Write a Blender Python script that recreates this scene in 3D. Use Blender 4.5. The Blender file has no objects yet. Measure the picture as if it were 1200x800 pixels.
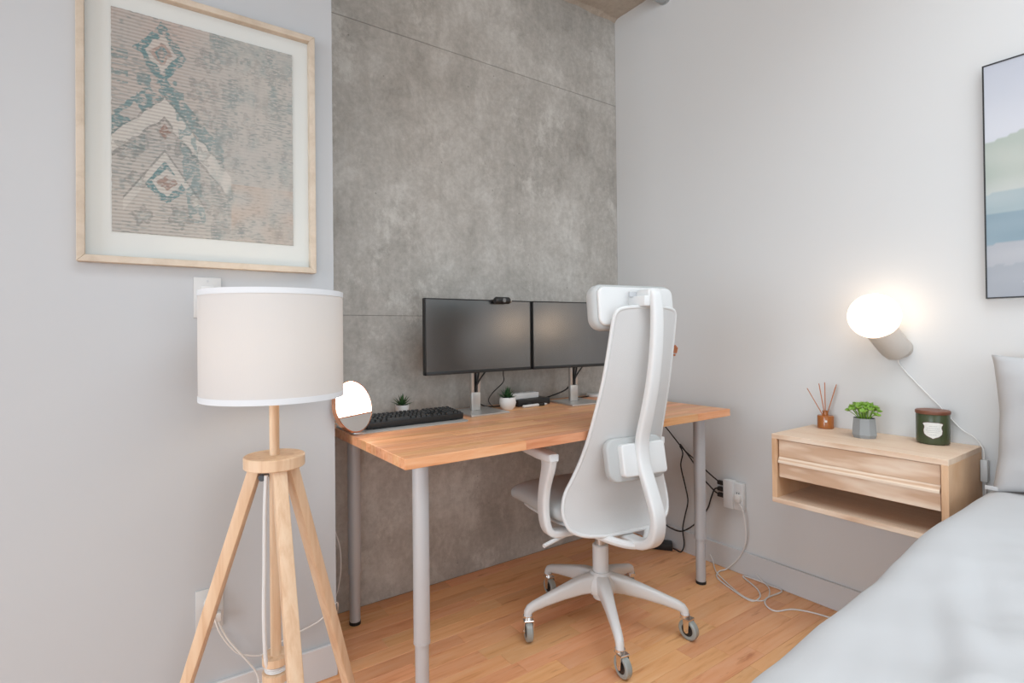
import bpy, bmesh, math, random
from math import sin, cos, pi, radians as R
from mathutils import Vector as V, Matrix as M, noise

random.seed(7)
sc = bpy.context.scene
COL = sc.collection

# ------------------------------------------------------------------ camera
cd = bpy.data.cameras.new('camera'); cam = bpy.data.objects.new('camera', cd); COL.objects.link(cam)
yaw, pitch, roll = 0.59654, 0.007265, -0.010223
fw = V((sin(yaw)*cos(pitch), cos(yaw)*cos(pitch), sin(pitch)))
rt = V((cos(yaw), -sin(yaw), 0)); up = rt.cross(fw)
r2 = rt*cos(roll) + up*sin(roll); u2 = -rt*sin(roll) + up*cos(roll)
mat = M.Identity(4)
for i in range(3):
    mat[i][0] = r2[i]; mat[i][1] = u2[i]; mat[i][2] = -fw[i]
mat[0][3], mat[1][3], mat[2][3] = -2.3178, -2.1013, 1.1124
cam.matrix_world = mat
cd.sensor_width = 36.0; cd.sensor_fit = 'HORIZONTAL'; cd.lens = 622.88/1200*36.0
cd.shift_x = 26.485/1200; cd.shift_y = -14.988/1200
cd.clip_start = 0.02
sc.camera = cam

# ------------------------------------------------------------------ light
w = bpy.data.worlds.new('sky'); sc.world = w; w.use_nodes = True
w.node_tree.nodes['Background'].inputs[0].default_value = (0.93, 0.96, 1.0, 1)
w.node_tree.nodes['Background'].inputs[1].default_value = 1.0

def area(name, loc, direction, sx, sy, power, col):
    l = bpy.data.lights.new(name, 'AREA'); l.shape = 'RECTANGLE'; l.size = sx; l.size_y = sy
    l.energy = power; l.color = col
    o = bpy.data.objects.new(name, l); COL.objects.link(o); o.location = loc
    o.rotation_euler = V(direction).to_track_quat('-Z', 'Y').to_euler()
    return o
# daylight in the two window openings behind the camera
area('daylight_rear_window', (-3.4, -5.02, 1.42), (0, 1, -0.12), 6.0, 2.5, 42, (0.74, 0.88, 1.0))
area('daylight_side_window', (-6.62, -2.05, 1.42), (1, 0, -0.12), 2.7, 2.5, 98, (0.76, 0.88, 1.0))
# added overhead fill light without a fixture, lifts floor, desk and concrete
area('overhead_fill', (-1.35, -1.95, 2.85), (0, 0.12, -1), 2.2, 1.7, 29, (0.80, 0.91, 1.0)).data.spread = R(125)

vs = sc.view_settings
vs.view_transform = 'Standard'; vs.look = 'None'; vs.gamma = 1.0; vs.exposure = 0.30
vs.use_curve_mapping = False

# ------------------------------------------------------------------ helpers
def new_mat(name):
    m = bpy.data.materials.new(name); m.use_nodes = True
    nt = m.node_tree
    return m, nt, nt.nodes['Principled BSDF']

def N(nt, t, **kw):
    n = nt.nodes.new(t)
    for k, v in kw.items():
        if k in n.inputs: n.inputs[k].default_value = v
        else: setattr(n, k, v)
    return n

def add_bump(nt, b, scale, strength, dist=0.001, detail=4, coord='Object', stretch=None):
    tc = N(nt, 'ShaderNodeTexCoord'); mp = N(nt, 'ShaderNodeMapping')
    if stretch: mp.inputs['Scale'].default_value = stretch
    nz = N(nt, 'ShaderNodeTexNoise', Scale=scale, Detail=detail)
    bp = N(nt, 'ShaderNodeBump', Strength=strength, Distance=dist)
    nt.links.new(tc.outputs[coord], mp.inputs[0]); nt.links.new(mp.outputs[0], nz.inputs['Vector'])
    nt.links.new(nz.outputs[0], bp.inputs['Height']); nt.links.new(bp.outputs[0], b.inputs['Normal'])
    return nz

def plain(name, col, rough=0.5, metal=0.0, bump=None, spec=0.5, **kw):
    m, nt, b = new_mat(name)
    b.inputs['Base Color'].default_value = (*col, 1); b.inputs['Roughness'].default_value = rough
    b.inputs['Metallic'].default_value = metal; b.inputs['Specular IOR Level'].default_value = spec
    for k, v in kw.items(): b.inputs[k].default_value = v
    if bump: add_bump(nt, b, *bump)
    return m

def ramp(nt, stops):
    r = N(nt, 'ShaderNodeValToRGB'); e = r.color_ramp.elements
    e[0].position, e[0].color = stops[0][0], (*stops[0][1], 1)
    e[1].position, e[1].color = stops[-1][0], (*stops[-1][1], 1)
    for p, c in stops[1:-1]:
        x = e.new(p); x.color = (*c, 1)
    return r

def wood(name, stops, stretch, scale=6.0, rough=0.45, vary=0.0, rings=0.0, bump=0.15, hue=0.0):
    """grain from noise stretched along one axis; 'vary' shifts the tone per object"""
    m, nt, b = new_mat(name); L = nt.links.new
    tc = N(nt, 'ShaderNodeTexCoord'); oi = N(nt, 'ShaderNodeObjectInfo')
    mul = N(nt, 'ShaderNodeVectorMath', operation='SCALE'); mul.inputs['Scale'].default_value = 37.0
    cmb = N(nt, 'ShaderNodeCombineXYZ')
    for k in range(3): L(oi.outputs['Random'], cmb.inputs[k])
    L(cmb.outputs[0], mul.inputs[0])
    add = N(nt, 'ShaderNodeVectorMath', operation='ADD')
    L(tc.outputs['Object'], add.inputs[0]); L(mul.outputs[0], add.inputs[1])
    mp = N(nt, 'ShaderNodeMapping'); mp.inputs['Scale'].default_value = stretch
    L(add.outputs[0], mp.inputs[0])
    n1 = N(nt, 'ShaderNodeTexNoise', Scale=scale, Detail=6, Roughness=0.6, Distortion=0.4)
    L(mp.outputs[0], n1.inputs['Vector'])
    fac = n1.outputs[0]
    if rings:
        wv = N(nt, 'ShaderNodeTexWave', Scale=scale*rings, Distortion=5.0, Detail=3)
        wv.inputs['Detail Scale'].default_value = 0.8
        L(mp.outputs[0], wv.inputs['Vector'])
        mx = N(nt, 'ShaderNodeMix'); mx.inputs[0].default_value = 0.45
        L(n1.outputs[0], mx.inputs[2]); L(wv.outputs['Fac'], mx.inputs[3]); fac = mx.outputs[0]
    rp = ramp(nt, stops); L(fac, rp.inputs[0]); out = rp.outputs[0]
    if vary:
        mr = N(nt, 'ShaderNodeMapRange'); mr.inputs[3].default_value = 1-vary; mr.inputs[4].default_value = 1+vary*0.8
        L(oi.outputs['Random'], mr.inputs[0])
        wn = N(nt, 'ShaderNodeTexWhiteNoise'); wn.noise_dimensions = '1D'; L(oi.outputs['Random'], wn.inputs['W'])
        mh = N(nt, 'ShaderNodeMapRange'); mh.inputs[3].default_value = 0.5-hue; mh.inputs[4].default_value = 0.5+hue
        L(wn.outputs[0], mh.inputs[0])
        hs = N(nt, 'ShaderNodeHueSaturation'); L(mr.outputs[0], hs.inputs['Value']); L(mh.outputs[0], hs.inputs['Hue'])
        L(out, hs.inputs['Color']); out = hs.outputs[0]
    L(out, b.inputs['Base Color']); b.inputs['Roughness'].default_value = rough
    bp = N(nt, 'ShaderNodeBump', Strength=bump, Distance=0.0006); L(n1.outputs[0], bp.inputs['Height']); L(bp.outputs[0], b.inputs['Normal'])
    return m

def vcol(name, rough=0.9, bump=None):
    m, nt, b = new_mat(name)
    a = N(nt, 'ShaderNodeVertexColor'); a.layer_name = 'print'
    nt.links.new(a.outputs[0], b.inputs['Base Color']); b.inputs['Roughness'].default_value = rough
    b.inputs['Specular IOR Level'].default_value = 0.2
    if bump: add_bump(nt, b, *bump)
    return m

class G:
    """collects shapes in one bmesh"""
    def __init__(s): s.bm = bmesh.new()
    def _take(s, tmp, mx=None):
        me = bpy.data.meshes.new('t'); 
        if mx is not None: bmesh.ops.transform(tmp, matrix=mx, verts=tmp.verts)
        tmp.to_mesh(me); tmp.free(); s.bm.from_mesh(me); bpy.data.meshes.remove(me); return s
    def box(s, c, d, bev=0.0, seg=2, rot=None):
        t = bmesh.new(); bmesh.ops.create_cube(t, size=1.0)
        bmesh.ops.scale(t, vec=d, verts=t.verts)
        if bev: bmesh.ops.bevel(t, geom=t.edges[:], offset=bev, segments=seg, profile=0.5, affect='EDGES')
        mx = M.Translation(c)
        if rot is not None: mx = mx @ rot.to_4x4()
        return s._take(t, mx)
    def lo(s, a, b, bev=0.0, seg=2):
        a, b = V(a), V(b); return s.box((a+b)/2, (abs(b.x-a.x), abs(b.y-a.y), abs(b.z-a.z)), bev, seg)
    def lathe(s, prof, mx=None, n=32, close=True):
        t = bmesh.new(); rings = []
        for r, z in prof:
            if r < 1e-6: rings.append([t.verts.new((0, 0, z))])
            else: rings.append([t.verts.new((r*cos(2*pi*k/n), r*sin(2*pi*k/n), z)) for k in range(n)])
        for a, b in zip(rings, rings[1:]):
            for k in range(n):
                k2 = (k+1) % n
                if len(a) == 1 and len(b) == 1: continue
                if len(a) == 1: t.faces.new((a[0], b[k2], b[k]))
                elif len(b) == 1: t.faces.new((a[k], a[k2], b[0]))
                else: t.faces.new((a[k], a[k2], b[k2], b[k]))
        if close:
            if len(rings[0]) > 1: t.faces.new(rings[0][::-1])
            if len(rings[-1]) > 1: t.faces.new(rings[-1])
        bmesh.ops.recalc_face_normals(t, faces=t.faces)
        return s._take(t, mx)
    def cyl(s, a, b, r, r1=None, n=20, bev=0.0):
        a, b = V(a), V(b); d = b-a; r1 = r if r1 is None else r1; h = d.length
        pr = [(r, 0), (r1, h)] if not bev else [(r-bev, 0), (r, bev), (r1, h-bev), (r1-bev, h)]
        mx = M.Translation(a) @ d.to_track_quat('Z', 'Y').to_matrix().to_4x4()
        return s.lathe(pr, mx, n)
    def sphere(s, c, r, n=24, sc=(1, 1, 1), rot=None):
        t = bmesh.new(); bmesh.ops.create_uvsphere(t, u_segments=n, v_segments=n//2, radius=r)
        bmesh.ops.scale(t, vec=sc, verts=t.verts)
        mx = M.Translation(c)
        if rot is not None: mx = mx @ rot.to_4x4()
        return s._take(t, mx)
    def sweep(s, pts, sections, upv=(0, 0, 1), cap=True, side=None):
        """loft cross-sections (lists of (a,b)) along pts; a = side axis, b = other axis"""
        t = bmesh.new(); rings = []
        P = [V(p) for p in pts]; n = len(P)
        for i, p in enumerate(P):
            d = (P[min(i+1, n-1)]-P[max(i-1, 0)]).normalized()
            if side is not None:
                sd = V(side); b = d.cross(sd).normalized()*-1; b = sd.cross(d).normalized()
            else:
                u = V(upv); sd = d.cross(u)
                if sd.length < 1e-4: sd = d.cross(V((0, 1, 0)))
                sd.normalize(); b = sd.cross(d).normalized()
            sec = sections[i] if isinstance(sections[0][0], (list, tuple)) else sections
            rings.append([t.verts.new(p+sd*x+b*y) for x, y in sec])
        k = len(rings[0])
        for a, b in zip(rings, rings[1:]):
            for j in range(k):
                t.faces.new((a[j], a[(j+1) % k], b[(j+1) % k], b[j]))
        if cap: t.faces.new(rings[0][::-1]); t.faces.new(rings[-1])
        bmesh.ops.recalc_face_normals(t, faces=t.faces)
        return s._take(t)
    def tube(s, pts, r, n=8, res=6, curve=True, cap=True):
        if curve: pts = catmull(pts, res)
        P = [V(p) for p in pts]; t = bmesh.new(); rings = []; nrm = None
        for i, p in enumerate(P):
            d = (P[min(i+1, len(P)-1)]-P[max(i-1, 0)]).normalized()
            if nrm is None:
                nrm = d.cross(V((0, 0, 1)))
                if nrm.length < 1e-3: nrm = d.cross(V((1, 0, 0)))
            nrm = (nrm-d*nrm.dot(d)).normalized(); bn = d.cross(nrm)
            rr = r if not isinstance(r, (list, tuple)) else r[0]+(r[1]-r[0])*i/(len(P)-1)
            rings.append([t.verts.new(p+(nrm*cos(2*pi*k/n)+bn*sin(2*pi*k/n))*rr) for k in range(n)])
        for a, b in zip(rings, rings[1:]):
            for k in range(n): t.faces.new((a[k], a[(k+1) % n], b[(k+1) % n], b[k]))
        if cap: t.faces.new(rings[0][::-1]); t.faces.new(rings[-1])
        bmesh.ops.recalc_face_normals(t, faces=t.faces)
        return s._take(t)
    def prism(s, poly, h, mx=None, bev=0.0):
        t = bmesh.new(); f = t.faces.new([t.verts.new((x, y, 0)) for x, y in poly])
        r = bmesh.ops.extrude_face_region(t, geom=[f])
        bmesh.ops.translate(t, vec=(0, 0, h), verts=[e for e in r['geom'] if isinstance(e, bmesh.types.BMVert)])
        bmesh.ops.recalc_face_normals(t, faces=t.faces)
        if bev:
            ed = [e for e in t.edges if abs(e.verts[0].co.z-e.verts[1].co.z) < 1e-7] if len(poly) > 6 else t.edges[:]
            bmesh.ops.bevel(t, geom=ed, offset=bev, segments=3, profile=0.5, affect='EDGES')
        return s._take(t, mx)
    def grid(s, rows, closed=False):
        t = bmesh.new(); vs = [[t.verts.new(p) for p in r] for r in rows]
        for a, b in zip(vs, vs[1:]):
            m = len(a)
            for j in range(m if closed else m-1):
                t.faces.new((a[j], a[(j+1) % m], b[(j+1) % m], b[j]))
        bmesh.ops.recalc_face_normals(t, faces=t.faces)
        return s._take(t)

def catmull(pts, res=6):
    P = [V(p) for p in pts]; P = [P[0]*2-P[1]] + P + [P[-1]*2-P[-2]]; out = []
    for i in range(1, len(P)-2):
        a, b, c, d = P[i-1:i+3]
        for k in range(res):
            t = k/res
            out.append(0.5*((2*b)+(c-a)*t+(2*a-5*b+4*c-d)*t*t+(3*b-a-3*c+d)*t**3))
    out.append(P[-2]); return out

def finish(g, smooth=35, merge=True):
    bm = g.bm
    if merge: bmesh.ops.remove_doubles(bm, verts=bm.verts, dist=1e-6)
    me = bpy.data.meshes.new('mesh'); bm.to_mesh(me); bm.free()
    if smooth:
        for p in me.polygons: p.use_smooth = True
        me.set_sharp_from_angle(angle=R(smooth))
    return me

def obj(name, g, m, parent=None, smooth=35, label=None):
    me = g if isinstance(g, bpy.types.Mesh) else finish(g, smooth)
    if not me.materials: me.materials.append(m)
    o = bpy.data.objects.new(name, me); COL.objects.link(o)
    if parent is not None: o.parent = parent
    if label: o['label'] = label
    return o

def thing(name, label, cat, loc=(0, 0, 0), rz=0.0, group=None):
    o = bpy.data.objects.new(name, None); COL.objects.link(o); o.location = loc; o.rotation_euler = (0, 0, rz)
    o.empty_display_size = 0.05
    o['label'] = label; o['category'] = cat
    if group: o['group'] = group
    return o

def tag(o, label, cat, group=None):
    o['label'] = label; o['category'] = cat
    if group: o['group'] = group
    return o

def struct(name, g, m, parent=None, smooth=0, label=None):
    o = obj(name, g, m, parent, smooth)
    if parent is None: o['kind'] = 'structure'
    if label: o['label'] = label
    return o

def rrect(a, b, r, n=5):
    """rounded rectangle, half sizes a,b"""
    r = min(r, a, b); out = []
    for cx, cy, a0 in ((a-r, b-r, 0), (-a+r, b-r, 90), (-a+r, -b+r, 180), (a-r, -b+r, 270)):
        for k in range(n+1):
            t = R(a0+90*k/n); out.append((cx+r*cos(t), cy+r*sin(t)))
    return out

# ------------------------------------------------------------------ materials
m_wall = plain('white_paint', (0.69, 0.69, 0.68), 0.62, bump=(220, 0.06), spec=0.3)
m_wall_dimmed = plain('dimmed_white_paint', (0.52, 0.535, 0.548), 0.62, bump=(220, 0.06), spec=0.3)  # white paint darkened and cooled to offset the stronger light on the left wall
m_trim = plain('white_trim', (0.64, 0.64, 0.64), 0.4)

def make_concrete(name, dark, mid, light, warm=0.0):
    m, nt, b = new_mat(name); L = nt.links.new
    tc = N(nt, 'ShaderNodeTexCoord')
    def nz(sc_, scale, det, ro=0.6, dist=0.0):
        mp = N(nt, 'ShaderNodeMapping'); mp.inputs['Scale'].default_value = sc_
        n = N(nt, 'ShaderNodeTexNoise', Scale=scale, Detail=det, Roughness=ro, Distortion=dist)
        L(tc.outputs['Object'], mp.inputs[0]); L(mp.outputs[0], n.inputs['Vector']); return n.outputs[0]
    big = nz((1, 1, 0.8), 1.7, 5, 0.62, 0.3)
    streak = nz((9, 9, 0.9), 2.2, 6, 0.65, 0.2)
    fine = nz((1, 1, 1), 38, 6, 0.7)
    def mix(a, b_, f):
        x = N(nt, 'ShaderNodeMix'); x.inputs[0].default_value = f; L(a, x.inputs[2]); L(b_, x.inputs[3]); return x.outputs[0]
    f = mix(mix(mix(big, streak, 0.20), nz((1, 1, 0.8), 7.5, 9, 0.78, 0.4), 0.45), fine, 0.22)
    rp = ramp(nt, [(0.38, dark), (0.5, mid), (0.60, light)]); L(f, rp.inputs[0])
    # chalky lime patches
    pat = nz((1, 1, 0.75), 2.6, 12, 0.80, 0.0)
    pm = N(nt, 'ShaderNodeMapRange'); pm.inputs[1].default_value = 0.545; pm.inputs[2].default_value = 0.62; pm.inputs[4].default_value = 0.5
    L(pat, pm.inputs[0])
    x = N(nt, 'ShaderNodeMix', data_type='RGBA'); L(pm.outputs[0], x.inputs[0]); L(rp.outputs[0], x.inputs[6])
    x.inputs[7].default_value = (light[0]*1.18, light[1]*1.2, light[2]*1.2, 1)
    # small dark air holes
    vo = N(nt, 'ShaderNodeTexVoronoi', Scale=11.0); L(tc.outputs['Object'], vo.inputs['Vector'])
    vm = N(nt, 'ShaderNodeMapRange'); vm.inputs[1].default_value = 0.03; vm.inputs[2].default_value = 0.05
    vm.inputs[3].default_value = 0.55; vm.inputs[4].default_value = 1.0; L(vo.outputs['Distance'], vm.inputs[0])
    y = N(nt, 'ShaderNodeMix', data_type='RGBA', blend_type='MULTIPLY'); y.inputs[0].default_value = 0.8
    L(x.outputs[2], y.inputs[6]); L(vm.outputs[0], y.inputs[7])
    L(y.outputs[2], b.inputs['Base Color']); b.inputs['Roughness'].default_value = 0.8; b.inputs['Specular IOR Level'].default_value = 0.25
    bp = N(nt, 'ShaderNodeBump', Strength=0.35, Distance=0.004); L(f, bp.inputs['Height']); L(bp.outputs[0], b.inputs['Normal'])
    return m
m_conc = make_concrete('grey_concrete', (0.33, 0.31, 0.28), (0.485, 0.462, 0.425), (0.64, 0.62, 0.58))
m_ceil = make_concrete('ceiling_concrete', (0.36, 0.30, 0.24), (0.47, 0.40, 0.33), (0.56, 0.49, 0.41))
m_joint = plain('joint_mortar', (0.33, 0.315, 0.29), 0.9)

m_floor = wood('beech_floor', [(0.28, (0.72, 0.31, 0.125)), (0.44, (0.86, 0.425, 0.195)), (0.70, (0.90, 0.50, 0.26))],
               (1.2, 14, 14), 3.0, 0.32, vary=0.10, hue=0.008)
def add_marks(m, stretch, scale, lo_, hi_, dark):
    """sparse darker mineral streaks in the wood itself"""
    nt = m.node_tree; b = nt.nodes['Principled BSDF']; L = nt.links.new
    src = b.inputs['Base Color'].links[0].from_socket
    mp = [n for n in nt.nodes if n.type == 'MAPPING'][0]; vec = mp.inputs[0].links[0].from_socket
    m2 = N(nt, 'ShaderNodeMapping'); m2.inputs['Scale'].default_value = stretch; L(vec, m2.inputs[0])
    nz = N(nt, 'ShaderNodeTexNoise', Scale=scale, Detail=4, Roughness=0.55); L(m2.outputs[0], nz.inputs['Vector'])
    mr = N(nt, 'ShaderNodeMapRange'); mr.inputs[1].default_value = lo_; mr.inputs[2].default_value = hi_; mr.inputs[4].default_value = 0.8
    L(nz.outputs[0], mr.inputs[0])
    mx = N(nt, 'ShaderNodeMix', data_type='RGBA', blend_type='MULTIPLY'); L(mr.outputs[0], mx.inputs[0]); L(src, mx.inputs[6])
    mx.inputs[7].default_value = (*dark, 1); L(mx.outputs[2], b.inputs['Base Color'])
add_marks(m_floor, (2.2, 16, 16), 2.2, 0.62, 0.74, (0.62, 0.42, 0.30))
m_floor_under = plain('floor_underlay', (0.30, 0.14, 0.06), 0.6)
m_desk = wood('beech_butcher_block', [(0.30, (0.70, 0.29, 0.12)), (0.5, (0.83, 0.41, 0.205)), (0.72, (0.88, 0.50, 0.28))],
              (1.3, 16, 16), 3.2, 0.38, vary=0.14, hue=0.008)
add_marks(m_desk, (2.0, 18, 18), 2.2, 0.60, 0.74, (0.74, 0.52, 0.40))
m_oak = wood('pale_oak', [(0.30, (0.64, 0.42, 0.275)), (0.48, (0.76, 0.555, 0.40)), (0.70, (0.86, 0.70, 0.55))],
             (9, 1.0, 5), 2.6, 0.5, rings=1.6)
m_oak_side = wood('pale_oak_side', [(0.30, (0.62, 0.36, 0.195)), (0.5, (0.72, 0.46, 0.275)), (0.75, (0.79, 0.54, 0.345))],
                  (2.0, 9, 1.0), 3.0, 0.5)
m_leg = wood('pale_beech_tripod', [(0.30, (0.63, 0.40, 0.24)), (0.5, (0.74, 0.52, 0.34)), (0.75, (0.80, 0.61, 0.43))],
             (18, 18, 1.2), 2.4, 0.45)
m_frame = wood('pale_ash_frame', [(0.30, (0.50, 0.41, 0.315)), (0.5, (0.58, 0.49, 0.39)), (0.75, (0.64, 0.56, 0.465))],
               (6, 6, 6), 3.0, 0.5)
m_head = wood('oak_headboard', [(0.3, (0.45, 0.27, 0.14)), (0.7, (0.58, 0.38, 0.22))], (8, 1, 8), 2.5, 0.5)
m_white = plain('white_plastic', (0.72, 0.72, 0.71), 0.35)
m_white_soft = plain('matte_white_plastic', (0.70, 0.70, 0.69), 0.5)
m_fabric = plain('white_knit_fabric', (0.62, 0.612, 0.60), 0.95, bump=(420, 0.35, 0.0015), spec=0.1)
m_cush = plain('light_grey_fabric', (0.50, 0.505, 0.495), 0.95, bump=(420, 0.4, 0.0015), spec=0.1)
m_linen = plain('white_linen', (0.535, 0.53, 0.53), 0.9, bump=(380, 0.12, 0.001), spec=0.1)
m_silver = plain('grey_painted_steel', (0.54, 0.55, 0.565), 0.38, 0.15)
m_silver2 = plain('brushed_silver', (0.62, 0.61, 0.59), 0.33, 0.75)
m_chrome = plain('chrome', (0.82, 0.81, 0.80), 0.12, 1.0)
m_tyre = plain('grey_polyurethane', (0.33, 0.35, 0.33), 0.3)
m_black = plain('black_plastic', (0.018, 0.018, 0.018), 0.4)
m_rubber = plain('black_rubber', (0.012, 0.012, 0.012), 0.55)
m_key = plain('charcoal_keycap', (0.030, 0.032, 0.033), 0.30)
m_screen = plain('matte_screen', (0.006, 0.006, 0.006), 0.24, spec=0.8, IOR=2.2)
m_copper = plain('rose_gold', (0.72, 0.36, 0.22), 0.22, 1.0)
m_mirror = plain('mirror_glass', (0.93, 0.93, 0.93), 0.015, 1.0)
m_felt = plain('grey_felt', (0.40, 0.39, 0.37), 0.95, bump=(300, 0.3))
m_pot = plain('white_ceramic', (0.80, 0.79, 0.77), 0.3)
m_leaf = plain('succulent_green', (0.050, 0.115, 0.040), 0.4)
m_leaf2 = plain('dark_green_leaf', (0.035, 0.10, 0.035), 0.4)
m_leaf3 = plain('fresh_green_leaf', (0.20, 0.36, 0.045), 0.4)
m_soil = plain('dark_soil', (0.05, 0.035, 0.025), 0.95)
m_cpot = plain('grey_cast_concrete', (0.30, 0.31, 0.31), 0.7, bump=(60, 0.2))
m_amber = plain('amber_glass', (0.50, 0.17, 0.045), 0.12, **{'Transmission Weight': 0.25, 'IOR': 1.45})
m_reed = plain('terracotta_reed', (0.50, 0.19, 0.09), 0.7)
m_green = plain('green_candle_glass', (0.058, 0.074, 0.036), 0.25)
m_lid = wood('dark_wooden_lid', [(0.3, (0.16, 0.055, 0.03)), (0.7, (0.24, 0.095, 0.055))], (6, 2, 6), 6, 0.45)
m_paper = plain('cream_paper_label', (0.74, 0.73, 0.69), 0.7)
m_ink = plain('grey_ink', (0.33, 0.33, 0.32), 0.8)
m_sconce = plain('beige_ceramic', (0.52, 0.47, 0.42), 0.45)
m_cord = plain('white_cord', (0.76, 0.74, 0.71), 0.5)
m_mat = plain('mount_board', (0.64, 0.655, 0.63), 0.9, spec=0.1)
m_galv = plain('galvanised_steel', (0.50, 0.52, 0.52), 0.35, 0.8, bump=(30, 0.2))
m_bolt = plain('dark_bolt', (0.06, 0.075, 0.09), 0.4)
m_slot = plain('socket_slot', (0.05, 0.05, 0.05), 0.6)
m_plate = plain('white_wall_plate', (0.62, 0.62, 0.61), 0.35)
m_rug = vcol('faded_rug_textile', 0.95, (500, 0.3, 0.001))
m_print = vcol('landscape_canvas', 0.8)

def glow(name, col, strength):
    m = bpy.data.materials.new(name); m.use_nodes = True; nt = m.node_tree
    nt.nodes.remove(nt.nodes['Principled BSDF'])
    e = N(nt, 'ShaderNodeEmission'); e.inputs[0].default_value = (*col, 1); e.inputs[1].default_value = strength
    nt.links.new(e.outputs[0], nt.nodes['Material Output'].inputs[0]); return m
m_globe = glow('lit_opal_globe', (1.0, 0.76, 0.55), 2.9)
m_disc = glow('lit_disc_panel', (1.0, 0.80, 0.64), 8.0)
m_bulb = glow('lit_bulb', (1.0, 0.78, 0.56), 16.0)

m_shade, nt, b = new_mat('white_linen_shade')
b.inputs['Base Color'].default_value = (0.62, 0.61, 0.60, 1); b.inputs['Roughness'].default_value = 0.9
b.inputs['Specular IOR Level'].default_value = 0.1
tr = N(nt, 'ShaderNodeBsdfTranslucent'); tr.inputs[0].default_value = (0.85, 0.80, 0.74, 1)
mx = N(nt, 'ShaderNodeMixShader'); mx.inputs[0].default_value = 0.10
nt.links.new(b.outputs[0], mx.inputs[1]); nt.links.new(tr.outputs[0], mx.inputs[2]); nt.links.new(mx.outputs[0], nt.nodes['Material Output'].inputs[0])
add_bump(nt, b, 300, 0.15, 0.001, stretch=(1, 1, 0.3))
m_shade_trim = plain('shade_trim', (0.70, 0.72, 0.74), 0.8)

# ------------------------------------------------------------------ the room
H = 2.896; XE = -1.7566; YL = -0.361; XW = -6.6; YB = -5.0
# floor: base slab, boards in view as separate strips, the rest one field
fb = struct('floor', G().lo((XW, YB, -0.10), (0.12, 0.12, -0.012)), m_floor_under)
BW = 0.0655
plank_mesh = {}
def plank(L, wd):
    key = (round(L, 3), round(wd, 4))
    if key not in plank_mesh:
        plank_mesh[key] = finish(G().box((0, 0, -0.006), (L-0.0006, wd-0.0006, 0.012), 0.0005, 1), 0)
    return plank_mesh[key]
row = 0; y = -0.0005
LENS = (0.32, 0.41, 0.50, 0.62)
while y > -1.74:
    x = 0.0 - random.choice((0, 0.11, 0.23, 0.3))
    x0 = 0.0
    cuts = [0.0]
    while cuts[-1] > -2.62: cuts.append(cuts[-1]-random.choice(LENS))
    off = random.choice((0.0, 0.1, 0.2)); 
    cuts = [0.0] + [c+off for c in cuts[1:]]
    for a, b_ in zip(cuts, cuts[1:]):
        # boards under the boxed-out left wall are never seen
        if b_ < XE-0.02 and a < XE and y > YL+0.02: continue
        o = obj('floorboard', plank(a-b_, BW), m_floor, fb); o.location = ((a+b_)/2, y-BW/2, random.uniform(-0.0003, 0.0))
    y -= BW; row += 1
yend = y
gf = G(); yy = yend
while yy > YB:
    x = 0.0
    while x > XW:
        L = random.choice((0.8, 1.1, 1.4)); gf.box((x-L/2, yy-BW*1.5, -0.006), (L-0.001, BW*3-0.001, 0.012)); x -= L
    yy -= BW*3
for k in range(9):
    gf.box((-2.62-0.13-0.26*k-0.15, (yend)/2, -0.006), (0.259, -yend-0.001, 0.012))
o = obj('floorboard_field', gf, m_floor, fb, 0); o['kind'] = 'stuff'

# concrete back wall: three cast lifts with open joints
wb = struct('wall_back', G().lo((XE-0.4, 0.0025, 0), (0.12, 0.12, H)), m_joint)
for z0, z1 in ((0.0, 1.1872), (1.1888, 2.3995), (2.4025, H)):
    g = G().lo((XE-0.4, 0.0, z0), (0.0, 0.0025, z1), 0.0008, 1)
    o = obj('concrete_panel', g, m_conc, wb, 0)
# painted walls
struct('wall_right', G().lo((0.0, YB-0.1, 0), (0.12, 0.0, H)), m_wall)
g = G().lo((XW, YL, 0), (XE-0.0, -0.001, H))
struct('wall_left', g, m_wall_dimmed)
# rear and side walls with window openings (behind the camera)
g = G()
g.lo((XW-0.1, YB-0.1, 0), (0, YB, 0.15)); g.lo((XW-0.1, YB-0.1, 2.7), (0, YB, H))
g.lo((-0.4, YB-0.1, 0.15), (0, YB, 2.7)); g.lo((XW-0.1, YB-0.1, 0.15), (-6.4, YB, 2.7))
struct('wall_rear', g, m_wall)
g = G()
g.lo((XW-0.1, YB, 0), (XW, YL, 0.15)); g.lo((XW-0.1, YB, 2.7), (XW, YL, H))
g.lo((XW-0.1, YB, 0.15), (XW, -3.4, 2.7)); g.lo((XW-0.1, -0.7, 0.15), (XW, YL, 2.7))
struct('wall_side', g, m_wall)
for nm, ax in (('window_1', 'rear'), ('window_2', 'side')):
    g = G()
    for k in range(4):
        if ax == 'rear':
            x = -6.4+6.0*k/3; g.lo((x-0.03, YB-0.09, 0.15), (x+0.03, YB-0.04, 2.7))
        else:
            yk = -3.4+2.7*k/3; g.lo((XW-0.09, yk-0.03, 0.15), (XW-0.04, yk+0.03, 2.7))
    struct(nm, g, m_black)
ceil = struct('ceiling', G().lo((XW-0.1, YB-0.1, H), (0.12, 0.12, H+0.15)), m_ceil)
# rough fillet where ceiling meets the walls
g = G()
rows = []
for k in range(60):
    x = -1.75+1.75*k/59
    r_ = 0.016+0.010*noise.noise(V((x*9, 0, 0)))
    rows.append([(x, 0.0, H-r_), (x, -r_*0.7, H-r_*0.35), (x, -r_*1.5, H)])
g.grid(rows); struct('trim_1', g, m_ceil, smooth=50)
struct('baseboard_right', G().lo((-0.013, YB, 0.0), (0.0, -0.002, 0.106), 0.002, 1), m_trim)
struct('baseboard_left', G().lo((XW, YL-0.013, 0.0), (XE, YL, 0.106), 0.002, 1), m_trim)

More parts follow.
